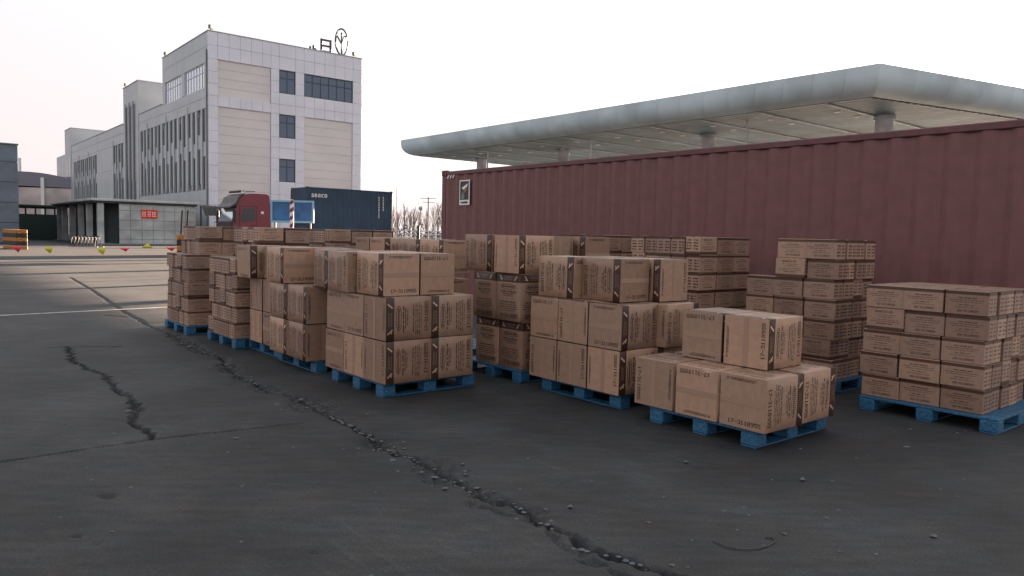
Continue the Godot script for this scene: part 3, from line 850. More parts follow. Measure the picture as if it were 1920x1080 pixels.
# ---------------------------------------------------------------- gatehouse and things round it
func build_gatehouse() -> void:
	rng.seed = 8
	var t := thing("gatehouse", "low grey panelled gatehouse with columned porch in front of office block", "building", yp(12.48, 67.53), YAW)
	slab(t, "floor_slab", Vector3(-0.2, 0.0, -20), Vector3(7.7, 0.12, 0.15), M.core, 0.02)
	slab(t, "room", Vector3(1.62, 0.12, -19.6), Vector3(7.5, 3.5, -0.12), M.guard_dark)
	slab(t, "roof", Vector3(-0.5, 3.55, -20.3), Vector3(7.75, 3.75, 0.35), M.guard, 0.03)
	slab(t, "roof_edge", Vector3(-0.35, 3.4, -20.1), Vector3(7.65, 3.548, 0.2), M.guard_dark, 0.02)
	var xs := []
	for i in 8: xs.append(1.55 + i * 0.857)
	for i in 7:
		var ys := [0.12, 0.5, 1.25, 2.05, 2.85, 3.4]
		for k in 5:
			panel(t, "wall_panel", "R", xs[i] + 0.012, xs[i + 1] - 0.012, ys[k] + 0.012, ys[k + 1] - 0.012, -0.12, 0.0, M.guard, 0.006)
	for z in [0.0, -4.4, -8.2, -12.4, -16.6, -19.4]:
		slab(t, "column", Vector3(0.0, 0.12, z - 0.45), Vector3(0.45, 3.4, z - 0.0), M.guard, 0.02)
	slab(t, "door", Vector3(1.57, 0.12, -1.6), Vector3(1.618, 2.3, -0.6), M.frame)
	# red notice with three pale characters
	var sg := thing("red_notice", "small red notice with three pale characters on gatehouse wall", "sign", yp(12.48, 67.53) + Basis(Vector3.UP, YAW) * Vector3(3.82, 2.6, 0.02), YAW)
	slab(sg, "board", Vector3(-0.62, -0.36, 0.0), Vector3(0.62, 0.36, 0.04), M.sign_red, 0.01)
	for c in 3:
		var st := mb()
		var x := -0.38 + c * 0.38
		var bars := [[0, 0.16, 0.13, 0.02], [0, -0.17, 0.14, 0.02], [0, 0.02, 0.1, 0.018], [-0.13, 0, 0.02, 0.2], [0.05, 0, 0.02, 0.17]] if c != 1 else [[0, 0.2, 0.14, 0.02], [0, 0.1, 0.13, 0.018], [0, -0.02, 0.09, 0.018], [0, -0.17, 0.1, 0.02], [-0.09, -0.08, 0.018, 0.1], [0.09, -0.08, 0.018, 0.1]]
		for q in bars: cbox(st, Vector3(x + q[0], q[1], 0.043), Vector3(q[2], q[3], 0.002), 0.001)
		put(sg, "character", done(st), M.white)
	# curved awning right of the gatehouse, and the railing below it
	t = thing("curved_awning", "dark curved ribbed awning at the gatehouse's right end", "awning", yp(20.2, 67.0), YAW)
	var st := mb()
	for k in 8:
		var p := Vector3.ZERO
		for i in 7:
			var q := Vector3(k * 0.42, 3.5 - 0.9 * pow(i / 6.0, 2.0), 1.6 * i / 6.0)
			if i > 0: bar(st, p, q, 0.04, 0.04, 6)
			p = q
	put(t, "rib", done(st), M.dark)
	st = mb()
	for i in 6:
		var p0 := Vector3(0, 3.52 - 0.9 * pow(i / 6.0, 2.0), 1.6 * i / 6.0)
		var p1 := Vector3(0, 3.52 - 0.9 * pow((i + 1) / 6.0, 2.0), 1.6 * (i + 1) / 6.0)
		var w := Vector3(3.0, 0, 0)
		quad(st, [p0, p0 + w, p1 + w, p1], Vector3.UP)
	put(t, "sheet", done(st), M.truck_dark)
	for x in [0.1, 2.9]: slab(t, "post", Vector3(x - 0.05, 0, -0.05), Vector3(x + 0.05, 3.5, 0.05), M.dark)
	t = thing("railing", "dark upright-bar railing below the curved awning", "railing", yp(19.2, 60.0), YAW)
	for y in [1.1, 2.0]: slab(t, "rail", Vector3(0, y, -0.02), Vector3(3.2, y + 0.06, 0.02), M.dark)
	for k in 14: slab(t, "bar", Vector3(k * 0.24, 0, -0.018), Vector3(k * 0.24 + 0.04, 2.1, 0.018), M.dark)
	# dark open shed behind the left end of the gatehouse
	t = thing("open_shed", "dark low open shed with bright roof gaps left of gatehouse", "shed", yp(9.6, 90.0), YAW)
	slab(t, "roof", Vector3(-1.5, 3.35, -10), Vector3(4.5, 3.55, 0), M.shed, 0.02)
	slab(t, "back_wall", Vector3(-1.2, 0, -9.9), Vector3(4.2, 2.7, -9.7), M.shed)
	slab(t, "front_wall", Vector3(-1.3, 0, -0.4), Vector3(4.3, 2.6, -0.2), M.shed)
	for k in 7: slab(t, "post", Vector3(-1.2 + k * 0.85, 2.6, -0.36), Vector3(-1.05 + k * 0.85, 3.35, -0.24), M.shed)
	# slate coloured shed wall at the picture's left edge, in wide sheets
	t = thing("slate_warehouse", "slate grey sheet-clad warehouse cut by the left edge", "building", yp(7.7, 72.2), YAW)
	slab(t, "frame", Vector3(-14, 0, -24.9), Vector3(-0.06, 7.7, -0.06), M.core)
	for k in 5:
		var y0 := k * 1.62
		for i in 4:
			slab(t, "wall_sheet", Vector3(-3.5 * (i + 1) + 0.02, y0 + 0.03, -0.06), Vector3(-3.5 * i - 0.02, min(y0 + 1.6, 7.85), 0.0), M.slate, 0.015)
	slab(t, "coping", Vector3(-14.1, 7.85, -25), Vector3(0.05, 7.97, 0.06), M.slate, 0.02)
	# hazard striped barrier blocks
	t = thing("hazard_barrier", "stacked orange and black striped barrier at the left edge", "barrier", Vector3(-31.3, 0, -46.6), -0.75)
	for k in 5: slab(t, "stripe", Vector3(-0.6, k * 0.24, -0.3), Vector3(2.4, k * 0.24 + 0.235, 0.3), M.yellow if k % 2 == 0 else M.dark, 0.02)
	# hoop rack in front of the gatehouse
	t = thing("bicycle_rack", "low metal hoop rack in front of the gatehouse columns", "rack", yp(9.9, 62.0), YAW - PI / 2 + 0.7)
	for k in 8:
		st = mb()
		var p := Vector3(k * 0.28, 0, 0)
		for i in 9:
			var q := Vector3(k * 0.28, 0.75 * sin(PI * i / 8.0), -0.3 * cos(PI * i / 8.0))
			if i > 0: bar(st, p, q, 0.022, 0.022, 5)
			p = q
		put(t, "hoop", done(st), M.dark)
	for z in [-0.3, 0.3]: slab(t, "foot_rail", Vector3(-0.2, 0.0, z - 0.03), Vector3(2.2, 0.05, z + 0.03), M.steel)
	for y in [0.72]: slab(t, "top_rail", Vector3(-0.2, y, -0.03), Vector3(2.2, y + 0.06, 0.03), M.dark)
	# barrel-roofed hall far off
	t = thing("barrel_hall", "far pale hall with dark barrel roof band and white columns", "building", Vector3(-82.5, 0, -121), 0.25)
	st = mb()
	var poly := PackedVector2Array()
	for i in 13: poly.append(Vector2(-3 + i * 1.4, 10.1 - 0.02 * pow(-3 + i * 1.4 - 3.0, 2.0)))
	poly.append(Vector2(13.8, 7.6)); poly.append(Vector2(-3, 7.9))
	extrude(st, poly, -30.0, 0.0)
	put(t, "roof_band", done(st), M.far_roof)
	slab(t, "wall", Vector3(-3, 0, -29.5), Vector3(13.8, 7.58, -0.15), M.far_wall)
	for x in [-0.2, 1.5, 5.6, 10.8, 13.2]: slab(t, "column", Vector3(x, 0, -0.14), Vector3(x + 0.5, 9.2, 0.25), M.white)
	put(t, "vent_pipe", bar_mesh(Vector3(1.9, 9.8, -2), Vector3(1.9, 12.4, -2), 0.22, 0.22), M.white)
	# pennant line across the yard, tied to a striped post
	t = thing("striped_post", "orange and black striped post behind the far-left carton stack", "post", Vector3(-8.84, 0, -20.05), 0.3)
	for k in 9: slab(t, "stripe", Vector3(-0.15, k * 0.148, -0.15), Vector3(0.15, k * 0.148 + 0.146, 0.15), M.yellow if k % 2 == 0 else M.dark, 0.012)
	for x in [-0.04, 0.1]: put(t, "rod", bar_mesh(Vector3(x - 0.02, 1.33, 0), Vector3(x + 0.02, 1.98, 0), 0.022, 0.022), M.dark)
	t = thing("pennant_line", "thin rope with pink and yellow pennants across the yard", "bunting", Vector3(0, 0, -20.0), 0.0)
	var pins := [[-14.5, 0.93, 2], [-13.26, 0.93, 0], [-12.41, 0.92, 1], [-11.0, 0.92, 1], [-10.38, 0.94, 2], [-9.78, 0.95, 3], [-9.14, 0.98, 2], [-8.9, 1.0, 9]]
	st = mb()
	for i in pins.size() - 1:
		bar(st, Vector3(pins[i][0], pins[i][1], 0), Vector3(pins[i + 1][0], pins[i + 1][1], 0), 0.004, 0.004, 5)
	put(t, "rope", done(st), M.paleframe)
	for p in pins:
		if p[2] == 9: continue
		st = mb()
		var tipy := -0.19 if p[2] < 2 else (-0.1 if p[2] == 2 else 0.14)
		var wv := 0.15
		for i in 4:
			var f0 := i / 4.0
			var f1 := (i + 1) / 4.0
			var z0 := 0.03 * sin(f0 * 5.0)
			var z1 := 0.03 * sin(f1 * 5.0)
			quad(st, [Vector3(-wv * (1 - f0), tipy * f0, z0), Vector3(wv * (1 - f0), tipy * f0, z0), Vector3(wv * (1 - f1) + 0.001, tipy * f1, z1), Vector3(-wv * (1 - f1), tipy * f1, z1)], Vector3(0, 0, 1))
		put(t, "pennant", done(st), M.flag_yellow if p[2] == 1 or p[2] == 3 else M.flag_pink, Transform3D(Basis.IDENTITY, Vector3(p[0], p[1], 0)))

func build_truck() -> void:
	# cab-over tractor: local x runs from its nose (0) to the back of the cab, side faces +z, nose faces -x
	var t := thing("truck_tractor", "dark red high-roof truck tractor facing left before the office block", "truck", yp(14.55, 42.4), YAW)
	var w := 2.5
	var st := mb()
	extrude(st, PackedVector2Array([Vector2(0.0, 1.0), Vector2(0.02, 1.9), Vector2(0.24, 2.82), Vector2(0.3, 2.95), Vector2(2.2, 2.95), Vector2(2.2, 1.0)]), -w, 0.0)
	put(t, "cab", done(st), M.truck)
	st = mb()
	extrude(st, PackedVector2Array([Vector2(0.3, 2.955), Vector2(0.45, 3.28), Vector2(0.74, 3.49), Vector2(1.05, 3.56), Vector2(1.98, 3.56), Vector2(2.12, 3.46), Vector2(2.19, 2.955)]), -w + 0.05, -0.05)
	put(t, "high_roof", done(st), M.truck)
	st = mb()
	extrude(st, PackedVector2Array([Vector2(-0.14, 2.7), Vector2(0.235, 2.84), Vector2(0.285, 2.97), Vector2(0.43, 3.3), Vector2(0.72, 3.52), Vector2(0.68, 3.55), Vector2(0.36, 3.35), Vector2(0.2, 3.0), Vector2(-0.13, 2.78)]), -w - 0.02, 0.02)
	put(t, "sun_visor", done(st), M.truck_dark)
	st = mb()
	extrude(st, PackedVector2Array([Vector2(-0.03, 1.95), Vector2(0.2, 2.72), Vector2(0.24, 2.72), Vector2(0.03, 1.95)]), -w + 0.12, -0.12)
	put(t, "windscreen", done(st), M.coated_glass)
	st = mb()
	extrude(st, PackedVector2Array([Vector2(-0.14, 0.55), Vector2(-0.08, 1.9), Vector2(0.02, 1.9), Vector2(0.02, 0.55)]), -w - 0.01, 0.01)
	put(t, "grille", done(st), M.truck_dark)
	for z in [-0.35, -w + 0.35]: slab(t, "headlight", Vector3(-0.17, 0.85, z - 0.2), Vector3(-0.1, 1.1, z + 0.2), M.white, 0.02)
	slab(t, "bumper", Vector3(-0.2, 0.35, -w - 0.02), Vector3(0.6, 0.75, 0.02), M.truck_dark, 0.04)
	slab(t, "door_seal", Vector3(0.39, 1.12, -0.01), Vector3(1.38, 2.84, 0.008), M.truck_dark, 0.002)
	st = mb()
	extrude(st, PackedVector2Array([Vector2(0.43, 1.15), Vector2(0.43, 2.8), Vector2(1.34, 2.8), Vector2(1.34, 1.15)]), 0.0, 0.025)
	var door := put(t, "door", done(st), M.truck)
	st = mb()
	extrude(st, PackedVector2Array([Vector2(0.5, 1.92), Vector2(0.54, 2.68), Vector2(1.26, 2.72), Vector2(1.26, 2.02)]), 0.026, 0.035)
	put(door, "side_window", done(st), M.slot_glass)
	slab(door, "handle", Vector3(1.12, 1.72, 0.026), Vector3(1.27, 1.77, 0.05), M.truck_dark)
	slab(t, "emblem", Vector3(1.62, 2.42, 0.003), Vector3(1.78, 2.56, 0.012), M.white, 0.002)
	slab(t, "side_lettering", Vector3(1.5, 1.28, 0.003), Vector3(1.95, 1.36, 0.01), M.white, 0.002)
	for z in [0.16, -w - 0.16]:
		var mr := slab(t, "mirror", Vector3(-0.02, 1.9, z - 0.12), Vector3(0.12, 2.6, z + 0.12), M.truck_dark, 0.03)
		slab(mr, "arm", Vector3(-0.02, 0.352, -0.03), Vector3(0.02, 0.42, 0.03), M.truck_dark)
	for x in [0.7, 1.3]:
		put(t, "air_horn", bar_mesh(Vector3(x - 0.3, 3.68, -0.7), Vector3(x + 0.25, 3.72, -0.7), 0.05, 0.02), M.steel)
	slab(t, "roof_bar", Vector3(0.55, 3.6, -w + 0.3), Vector3(0.62, 3.72, -0.3), M.truck_dark)
	slab(t, "chassis", Vector3(0.3, 0.5, -1.7), Vector3(5.2, 0.85, -0.8), M.truck_dark)
	for x in [1.0, 4.0]:
		for z in [-0.2, -w + 0.2]:
			var wh := put(t, "wheel", bar_mesh(Vector3(x, 0.5, z - 0.16), Vector3(x, 0.5, z + 0.16), 0.5, 0.5, 20), M.truck_dark)
			put(wh, "hub", bar_mesh(Vector3(x, 0.5, z + 0.16), Vector3(x, 0.5, z + 0.2), 0.22, 0.18, 14), M.steel)
	# framed blue boards with a striped pole between them
	t = thing("blue_board", "pale-framed blue double board on legs before the blue container", "board", Vector3(-12.4, 0, -38.2), -0.02)
	for s in 2:
		var x0 := 0.02 + s * 1.14
		var bd := slab(t, "panel", Vector3(x0, 1.9, -0.03), Vector3(x0 + 1.08, 3.04, 0.0), M.bluesign)
		for e in [[0, 1.08, -0.57, -0.47], [0, 1.08, 0.47, 0.57], [0, 0.1, -0.47, 0.47], [0.98, 1.08, -0.47, 0.47]]:
			slab(bd, "frame", Vector3(e[0] - 0.54, e[2], 0.016), Vector3(e[1] - 0.54, e[3], 0.06), M.blueframe, 0.008)
	for x in [0.2, 2.0]: slab(t, "leg", Vector3(x, 0, -0.1), Vector3(x + 0.08, 1.9, -0.02), M.core)
	t = thing("striped_pole", "red and white striped pole in front of the blue boards", "pole", Vector3(-10.95, 0, -37.0), 0.0)
	for c in 2:
		st = mb()
		for k in 48:
			for j in 12:
				if int(floor((k / 48.0 * 8.0 + j / 12.0) * 2.0)) % 2 != c: continue
				var y0 := k * 0.0635
				var e0 := Vector3(cos(TAU * j / 12), 0, sin(TAU * j / 12)) * 0.1
				var e1 := Vector3(cos(TAU * (j + 1) / 12), 0, sin(TAU * (j + 1) / 12)) * 0.1
				var up := Vector3(0, 0.0635, 0)
				quad(st, [e0 + Vector3(0, y0, 0), e1 + Vector3(0, y0, 0), e1 + up + Vector3(0, y0, 0), e0 + up + Vector3(0, y0, 0)], e0 + e1)
		put(t, "stripe", done(st), M.white if c == 0 else M.stripe_red)
	put(t, "cap", bar_mesh(Vector3(0, 3.048, 0), Vector3(0, 3.08, 0), 0.1, 0.08, 12), M.dark)

# ---------------------------------------------------------------- the big canopy
func build_canopy() -> void:
	var L := 33.3
	var t := thing("canopy_roof", "huge pale loading canopy with rounded edge on round columns behind container", "canopy", yp(27.63, 12.89), YAW)
	var prof := [[0.55, 8.08], [0.0, 8.03], [0.0, 7.74], [0.03, 7.54], [0.1, 7.36], [0.22, 7.2], [0.4, 7.07], [0.66, 6.98]]
	# plan corners in (b, a): near, far left, far right, near right; the near right end is cut at a slant
	var P := [Vector2(0, 0), Vector2(0, L), Vector2(12.5, L), Vector2(13.5, -3.3)]
	var corner := func(i: int, o: float) -> Vector2:
		var p: Vector2 = P[i]
		var e0: Vector2 = (p - P[(i + 3) % 4]).normalized()
		var e1: Vector2 = (P[(i + 1) % 4] - p).normalized()
		var n0 := Vector2(e0.y, -e0.x)
		var n1 := Vector2(e1.y, -e1.x)
		var m := (n0 + n1).normalized()
		return p + m * o / m.dot(n0)
	var counts := [26, 8, 1, 7]
	for i in 4:
		var nn: int = counts[i]
		for k in nn:
			var st := mb()
			st.set_smooth_group(0)
			for j in prof.size() - 1:
				st.set_smooth_group(1 if j > 0 else 2)
				var q := []
				for e in [[j, k], [j, k + 1], [j + 1, k + 1], [j + 1, k]]:
					var c0: Vector2 = corner.call(i, prof[e[0]][0])
					var c1: Vector2 = corner.call((i + 1) % 4, prof[e[0]][0])
					var len_ := c0.distance_to(c1)
					var f: float = clampf(float(e[1]) / nn + (0.003 / len_ if e[1] == k and k > 0 else (-0.003 / len_ if e[1] == k + 1 and k < nn - 1 else 0.0)), 0.0, 1.0)
					var w := c0.lerp(c1, f)
					q.append(Vector3(w.x, prof[e[0]][1], -w.y))
				var ed: Vector2 = (P[(i + 1) % 4] - P[i]).normalized()
				var out := Vector3(-ed.y, 0, -ed.x)
				quad(st, q, out + (Vector3.DOWN if prof[j][1] < 7.6 else Vector3.UP))
			put(t, "fascia_panel", done(st), M.fascia)
	var plate := func(called: String, o: float, y0: float, y1: float, m: Material):
		var st := mb()
		var poly := PackedVector2Array()
		for i in 4: poly.append(corner.call(i, o))
		extrude(st, poly, y0, y1)
		put(t, called, done(st), m, Transform3D(Basis(Vector3(1, 0, 0), Vector3(0, 0, -1), Vector3(0, 1, 0)), Vector3.ZERO))
	plate.call("roof_deck", 0.5, 7.95, 8.075, M.fascia)
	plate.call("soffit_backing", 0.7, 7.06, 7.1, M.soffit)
	# soffit of long boards with open joints
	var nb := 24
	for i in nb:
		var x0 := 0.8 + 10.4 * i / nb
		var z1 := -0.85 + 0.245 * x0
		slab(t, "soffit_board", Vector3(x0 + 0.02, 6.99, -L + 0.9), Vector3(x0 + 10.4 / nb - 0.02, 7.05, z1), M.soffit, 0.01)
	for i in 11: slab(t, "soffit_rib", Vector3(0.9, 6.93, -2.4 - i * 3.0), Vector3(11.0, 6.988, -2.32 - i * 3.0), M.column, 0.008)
	for a in [15.0, 24.0, 35.0, 43.6]:
		var z: float = -(a - 12.89)
		var col := put(t, "column", bar_mesh(Vector3(5.2, 0, z), Vector3(5.2, 7.04, z), 0.36, 0.36, 24), M.column)
		put(col, "collar", bar_mesh(Vector3(5.2, 6.8, z), Vector3(5.2, 6.985, z), 0.42, 0.42, 24), M.column)
	for i in 10:
		for x in [2.9, 4.6]:
			put(t, "downlight", bar_mesh(Vector3(x, 6.96, -3.0 - i * 3.1), Vector3(x, 6.99, -3.0 - i * 3.1), 0.14, 0.16, 12), M.white)
	for a in [20.0, 30.0, 39.5]: put(t, "drain_pipe", bar_mesh(Vector3(2.6, 0, -(a - 12.89)), Vector3(2.6, 6.99, -(a - 12.89)), 0.05, 0.05), M.column)

# ---------------------------------------------------------------- far things between the containers
func bare_tree(at: Vector3, h: float, seed_: int, label: String) -> void:
	rng.seed = seed_
	var t := thing("bare_tree", label, "tree", at, rng.randf() * TAU, "bare trees beyond the fence")
	put(t, "trunk", bar_mesh(Vector3.ZERO, Vector3(rng.randf_range(-0.2, 0.2), h * 0.92, 0), 0.16, 0.03, 7), M.bark)
	var st := mb()
	for k in 34:
		var y := h * rng.randf_range(0.16, 0.85)
		var az := rng.randf() * TAU
		var ln := (h - y) * rng.randf_range(0.3, 0.6) + 0.5
		var p := Vector3(0, y, 0)
		var q := p + Vector3(cos(az) * ln * 0.32, ln, sin(az) * ln * 0.32)
		bar(st, p, q, 0.032, 0.01, 4)
		for j in 5:
			var f := rng.randf_range(0.25, 0.95)
			var s := p.lerp(q, f)
			var a2 := az + rng.randf_range(-1.2, 1.2)
			var l2 := ln * rng.randf_range(0.2, 0.4)
			bar(st, s, s + Vector3(cos(a2) * l2 * 0.4, l2, sin(a2) * l2 * 0.4), 0.012, 0.005, 3)
	put(t, "crown", done(st), M.bark)

func build_far() -> void:
	var spots := [[735, 9.5], [744, 8.5], [756, 10.4], [766, 9.2], [774, 10.0], [786, 10.6], [797, 9.4], [810, 10.8], [819, 11.2], [828, 10.6], [850, 10]]
	var where := ["hugging the blue container", "left of the wire mast", "right of the wire mast", "third from blue container", "left of the nest tree", "forked, with dark nest", "left of the crossarm pole", "right of the crossarm pole", "second from red container", "next to red container", "hidden by red container"]
	for i in spots.size():
		var dep := 104.0 + (i * 7) % 13
		bare_tree(Vector3((spots[i][0] - 960) / 1400.0 * dep, 0, -dep), spots[i][1] * 0.55, 40 + i, "bare upright tree in the far row, " + where[i])
	var nest := thing("bird_nest", "dark round nest in the far forked bare tree", "nest", Vector3(-13.3, 5.1, -107.0), 0.0)
	var st := mb()
	rng.seed = 3
	for k in 60:
		var v := Vector3(rng.randf_range(-1, 1), rng.randf_range(-1, 1), rng.randf_range(-1, 1)).normalized()
		var w := v.cross(Vector3(rng.randf(), rng.randf(), rng.randf())).normalized()
		bar(st, v * 0.24 - w * 0.16, v * 0.24 + w * 0.16, 0.03, 0.02, 3)
	put(nest, "twigs", done(st), M.bark)
	# bushes: many small leaf faces
	rng.seed = 19
	for i in 8:
		var dep := 97.0 + i % 3
		var x := (728 + i * 15 - 960) / 1400.0 * dep
		var t := thing("bush", "dark low bush, %s from blue container, below the bare trees" % ["first", "second", "third", "fourth", "fifth", "sixth", "seventh", "eighth"][i], "bush", Vector3(x, 0, -dep), 0.0, "bushes below the bare trees")
		st = mb()
		var hh := rng.randf_range(1.9, 3.1)
		for k in 420:
			var v := Vector3(rng.randf_range(-1, 1), rng.randf_range(-0.1, 1), rng.randf_range(-1, 1))
			if v.length() > 1.0: continue
			var c := Vector3(v.x * 1.0, 0.3 + v.y * (hh - 0.3), v.z * 0.9)
			var u := Vector3(rng.randf_range(-1, 1), rng.randf_range(-1, 1), rng.randf_range(-1, 1)).normalized() * 0.14
			var w := u.cross(Vector3(rng.randf_range(-1, 1), 1, rng.randf_range(-1, 1))).normalized() * 0.09
			tri(st, [c - u, c + w, c + u], Vector3.UP)
			tri(st, [c - u, c - w, c + u], Vector3.UP)
		put(t, "foliage", done(st), M.bush)
		put(t, "stem", bar_mesh(Vector3.ZERO, Vector3(0, hh * 0.7, 0), 0.07, 0.03, 6), M.bark)
	# poles
	var p := thing("utility_pole", "far dark utility pole with two crossarms near red container", "pole", Vector3(-10.3, 0, -90.4), 0.2)
	put(p, "shaft", bar_mesh(Vector3.ZERO, Vector3(0, 5.9, 0), 0.1, 0.08), M.bark)
	for q in [[5.7, 0.95], [5.25, 0.75]]: slab(p, "crossarm", Vector3(-q[1], q[0], -0.04), Vector3(q[1], q[0] + 0.07, 0.04), M.bark)
	p = thing("wire_mast", "thin far mast beside the blue container's right end", "pole", Vector3(-14.15, 0, -90.6), 0.0)
	put(p, "shaft", bar_mesh(Vector3.ZERO, Vector3(0, 6.9, 0), 0.05, 0.035), M.bark)
	# white rail fence
	p = thing("rail_fence", "pale horizontal rail fence far off between the containers", "fence", Vector3(-13.2, 0, -66.0), 0.0)
	for k in 5: slab(p, "rail", Vector3(-2.5, 0.5 + k * 0.3, -0.03), Vector3(9, 0.58 + k * 0.3, 0.03), M.paleframe)
	for k in 6: slab(p, "post", Vector3(-2.5 + k * 2.2, 0, -0.08), Vector3(-2.4 + k * 2.2, 1.95, -0.031), M.paleframe)
	p = thing("gate_post", "short black post at the pale far fence", "post", Vector3(-7.6, 0, -60.0), 0.0)
	slab(p, "shaft", Vector3(-0.1, 0, -0.1), Vector3(0.1, 2.05, 0.1), M.dark, 0.02)
	slab(p, "cap", Vector3(-0.13, 2.05, -0.13), Vector3(0.13, 2.15, 0.13), M.dark, 0.02)

# ---------------------------------------------------------------- ground
func lines(a: float, b: float, c: float, coarse: float, fine: float) -> PackedFloat32Array:
	# grid lines from a to c, coarse up to b and fine beyond
	var out := PackedFloat32Array()
	var n := int((b - a) / coarse)
	for i in n: out.append(a + (b - a) * i / n)
	n = int((c - b) / fine)
	for i in n + 1: out.append(b + (c - b) * i / n)
	return out

func build_ground() -> void:
	rng.seed = 31
	var xs := lines(-13.6, -6.6, 2.8, 0.05, 0.02)
	var zs := lines(-22.6, -11.6, -2.6, 0.05, 0.02)
	var nx := xs.size() - 1
	var nz := zs.size() - 1
	var h := PackedFloat32Array()
	h.resize((nx + 1) * (nz + 1))
	var loose := []
	# cracks: [points, depth, half width, crumble half width]
	var cracks := [
		[[[-5.5, -9.2], [-4.91, -8.28], [-4.44, -7.77], [-4.06, -7.43], [-3.65, -6.82], [-3.32, -6.47], [-3.05, -6.03], [-2.87, -5.61], [-2.69, -5.44], [-2.51, -5.22]], 0.06, 0.015, 0.04],
		[[[-5.7, -9.1], [-5.2, -9.25], [-4.9, -9.3]], 0.02, 0.012, 0.04],
		[[[-4.2, -3.8], [-3.21, -4.63], [-2.51, -5.22], [-2.08, -5.48], [-1.6, -5.75]], 0.02, 0.009, 0.0],
		[[[-12.89, -21.69], [-9.6, -17.1], [-7.14, -13.54], [-5.5, -11.28], [-4.86, -10.58]], 0.026, 0.016, 0.03],
		[[[-6.9, -12.6], [-6.2, -12.3], [-5.9, -11.9]], 0.02, 0.014, 0.0],
		[[[-4.86, -10.58], [-3.75, -9.03], [-3.39, -8.68], [-2.88, -7.72], [-2.3, -6.97], [-1.9, -6.66]], 0.06, 0.016, 0.11],
		[[[-1.9, -6.66], [-1.46, -6.0], [-1.1, -5.53], [-0.78, -5.01], [-0.53, -4.79], [-0.33, -4.48]], 0.07, 0.018, 0.17],
		[[[-0.33, -4.48], [-0.16, -4.21], [0.03, -4.09], [0.17, -3.83], [0.3, -3.69], [0.39, -3.54], [0.53, -3.39], [0.73, -3.26], [1.2, -2.9]], 0.08, 0.016, 0.08],
		[[[-0.2, -4.1], [0.2, -3.75], [0.35, -3.4], [0.6, -3.2]], 0.025, 0.01, 0.05]]
	var rough := FastNoiseLite.new()
	rough.seed = 4
	rough.frequency = 11.0
	rough.fractal_octaves = 3
	var wob := FastNoiseLite.new()
	wob.seed = 6
	wob.frequency = 1.9
	var chip := FastNoiseLite.new()
	chip.seed = 7
	chip.frequency = 2.6
	for c in cracks:
		var pts: Array = c[0]
		for i in pts.size() - 1:
			var p := Vector2(pts[i][0], pts[i][1])
			var q := Vector2(pts[i + 1][0], pts[i + 1][1])
			var n := int(p.distance_to(q) / 0.012) + 1
			for k in n:
				var s := p.lerp(q, float(k) / n)
				var jag: float = 0.05 if c[3] > 0.0 else 0.004
				s += Vector2(wob.get_noise_2d(s.x * 4.0, s.y * 4.0), wob.get_noise_2d(s.x * 4.0 + 50, s.y * 4.0)) * jag
				var wide: float = c[3] * clampf(0.4 + wob.get_noise_2d(s.x * 1.1 + 9, s.y * 1.1) * 2.2, 0.0, 1.3)
				var cw: float = c[2] * 1.35 * clampf(1.0 + wob.get_noise_2d(s.x * 2.0, s.y * 2.0 + 70) * 1.2, 0.4, 1.8)
				if s.x < -6.6 or s.y < -11.6: cw = maxf(cw, 0.036)
				var rad: float = max(wide, cw * 1.2)
				rad = maxf(rad, 0.05 if s.x < -6.6 or s.y < -11.6 else 0.0)
				for gj in range(maxi(1, zs.bsearch(s.y - rad)), mini(nz, zs.bsearch(s.y + rad))):
					for gi in range(maxi(1, xs.bsearch(s.x - rad)), mini(nx, xs.bsearch(s.x + rad))):
						var w := Vector2(xs[gi], zs[gj])
						var d := w.distance_to(s)
						var y := 0.0
						if d < cw: y = -c[1] * (1.0 - pow(d / cw, 2.0))
						if d < wide:
							var e := 1.0 - d / wide
							y = min(y, -(0.005 + absf(rough.get_noise_2d(w.x, w.y)) * 0.05) * min(1.0, e * 2.5))
						var id := gj * (nx + 1) + gi
						if y < h[id] or (y > 0.0 and h[id] == 0.0): h[id] = y
				if c[3] > 0.06 and rng.randf() < 0.3 * c[3] / 0.1:
					loose.append(s + Vector2(rng.randfn(0, 0.5), rng.randfn(0, 0.5)) * wide * 1.4)
	# shallow pits
	for pit in [[-2.23, -4.07, 0.045, 0.03], [-2.08, -3.52, 0.02, 0.02], [-1.94, -3.43, 0.022, 0.015], [-4.6, -5.9, 0.03, 0.02], [-0.9, -3.4, 0.02, 0.015]]:
		for gj in range(zs.bsearch(pit[1] - 0.12), mini(nz, zs.bsearch(pit[1] + 0.12))):
			for gi in range(xs.bsearch(pit[0] - 0.12), mini(nx, xs.bsearch(pit[0] + 0.12))):
				var d := Vector2((xs[gi] - pit[0]) * 0.6, zs[gj] - pit[1]).length()
				if d < pit[2]: h[gj * (nx + 1) + gi] -= pit[3] * (1.0 - d / pit[2])
	for gj in range(1, nz):
		for gi in range(1, nx):
			var e: float = min(min(gi, nx - gi), min(gj, nz - gj)) / 20.0
			h[gj * (nx + 1) + gi] += chip.get_noise_2d(xs[gi], zs[gj]) * 0.0035 * min(1.0, e)
	var verts := PackedVector3Array()
	var norms := PackedVector3Array()
	var uv := PackedVector2Array()
	var uv2 := PackedVector2Array()
	var idx := PackedInt32Array()
	var col := PackedColorArray()
	var big_n := FastNoiseLite.new()
	big_n.seed = 41
	big_n.frequency = 0.55
	big_n.fractal_octaves = 5
	var fine_n := FastNoiseLite.new()
	fine_n.seed = 43
	fine_n.frequency = 9.0
	fine_n.fractal_octaves = 2
	var hue_n := FastNoiseLite.new()
	hue_n.seed = 47
	hue_n.frequency = 0.28
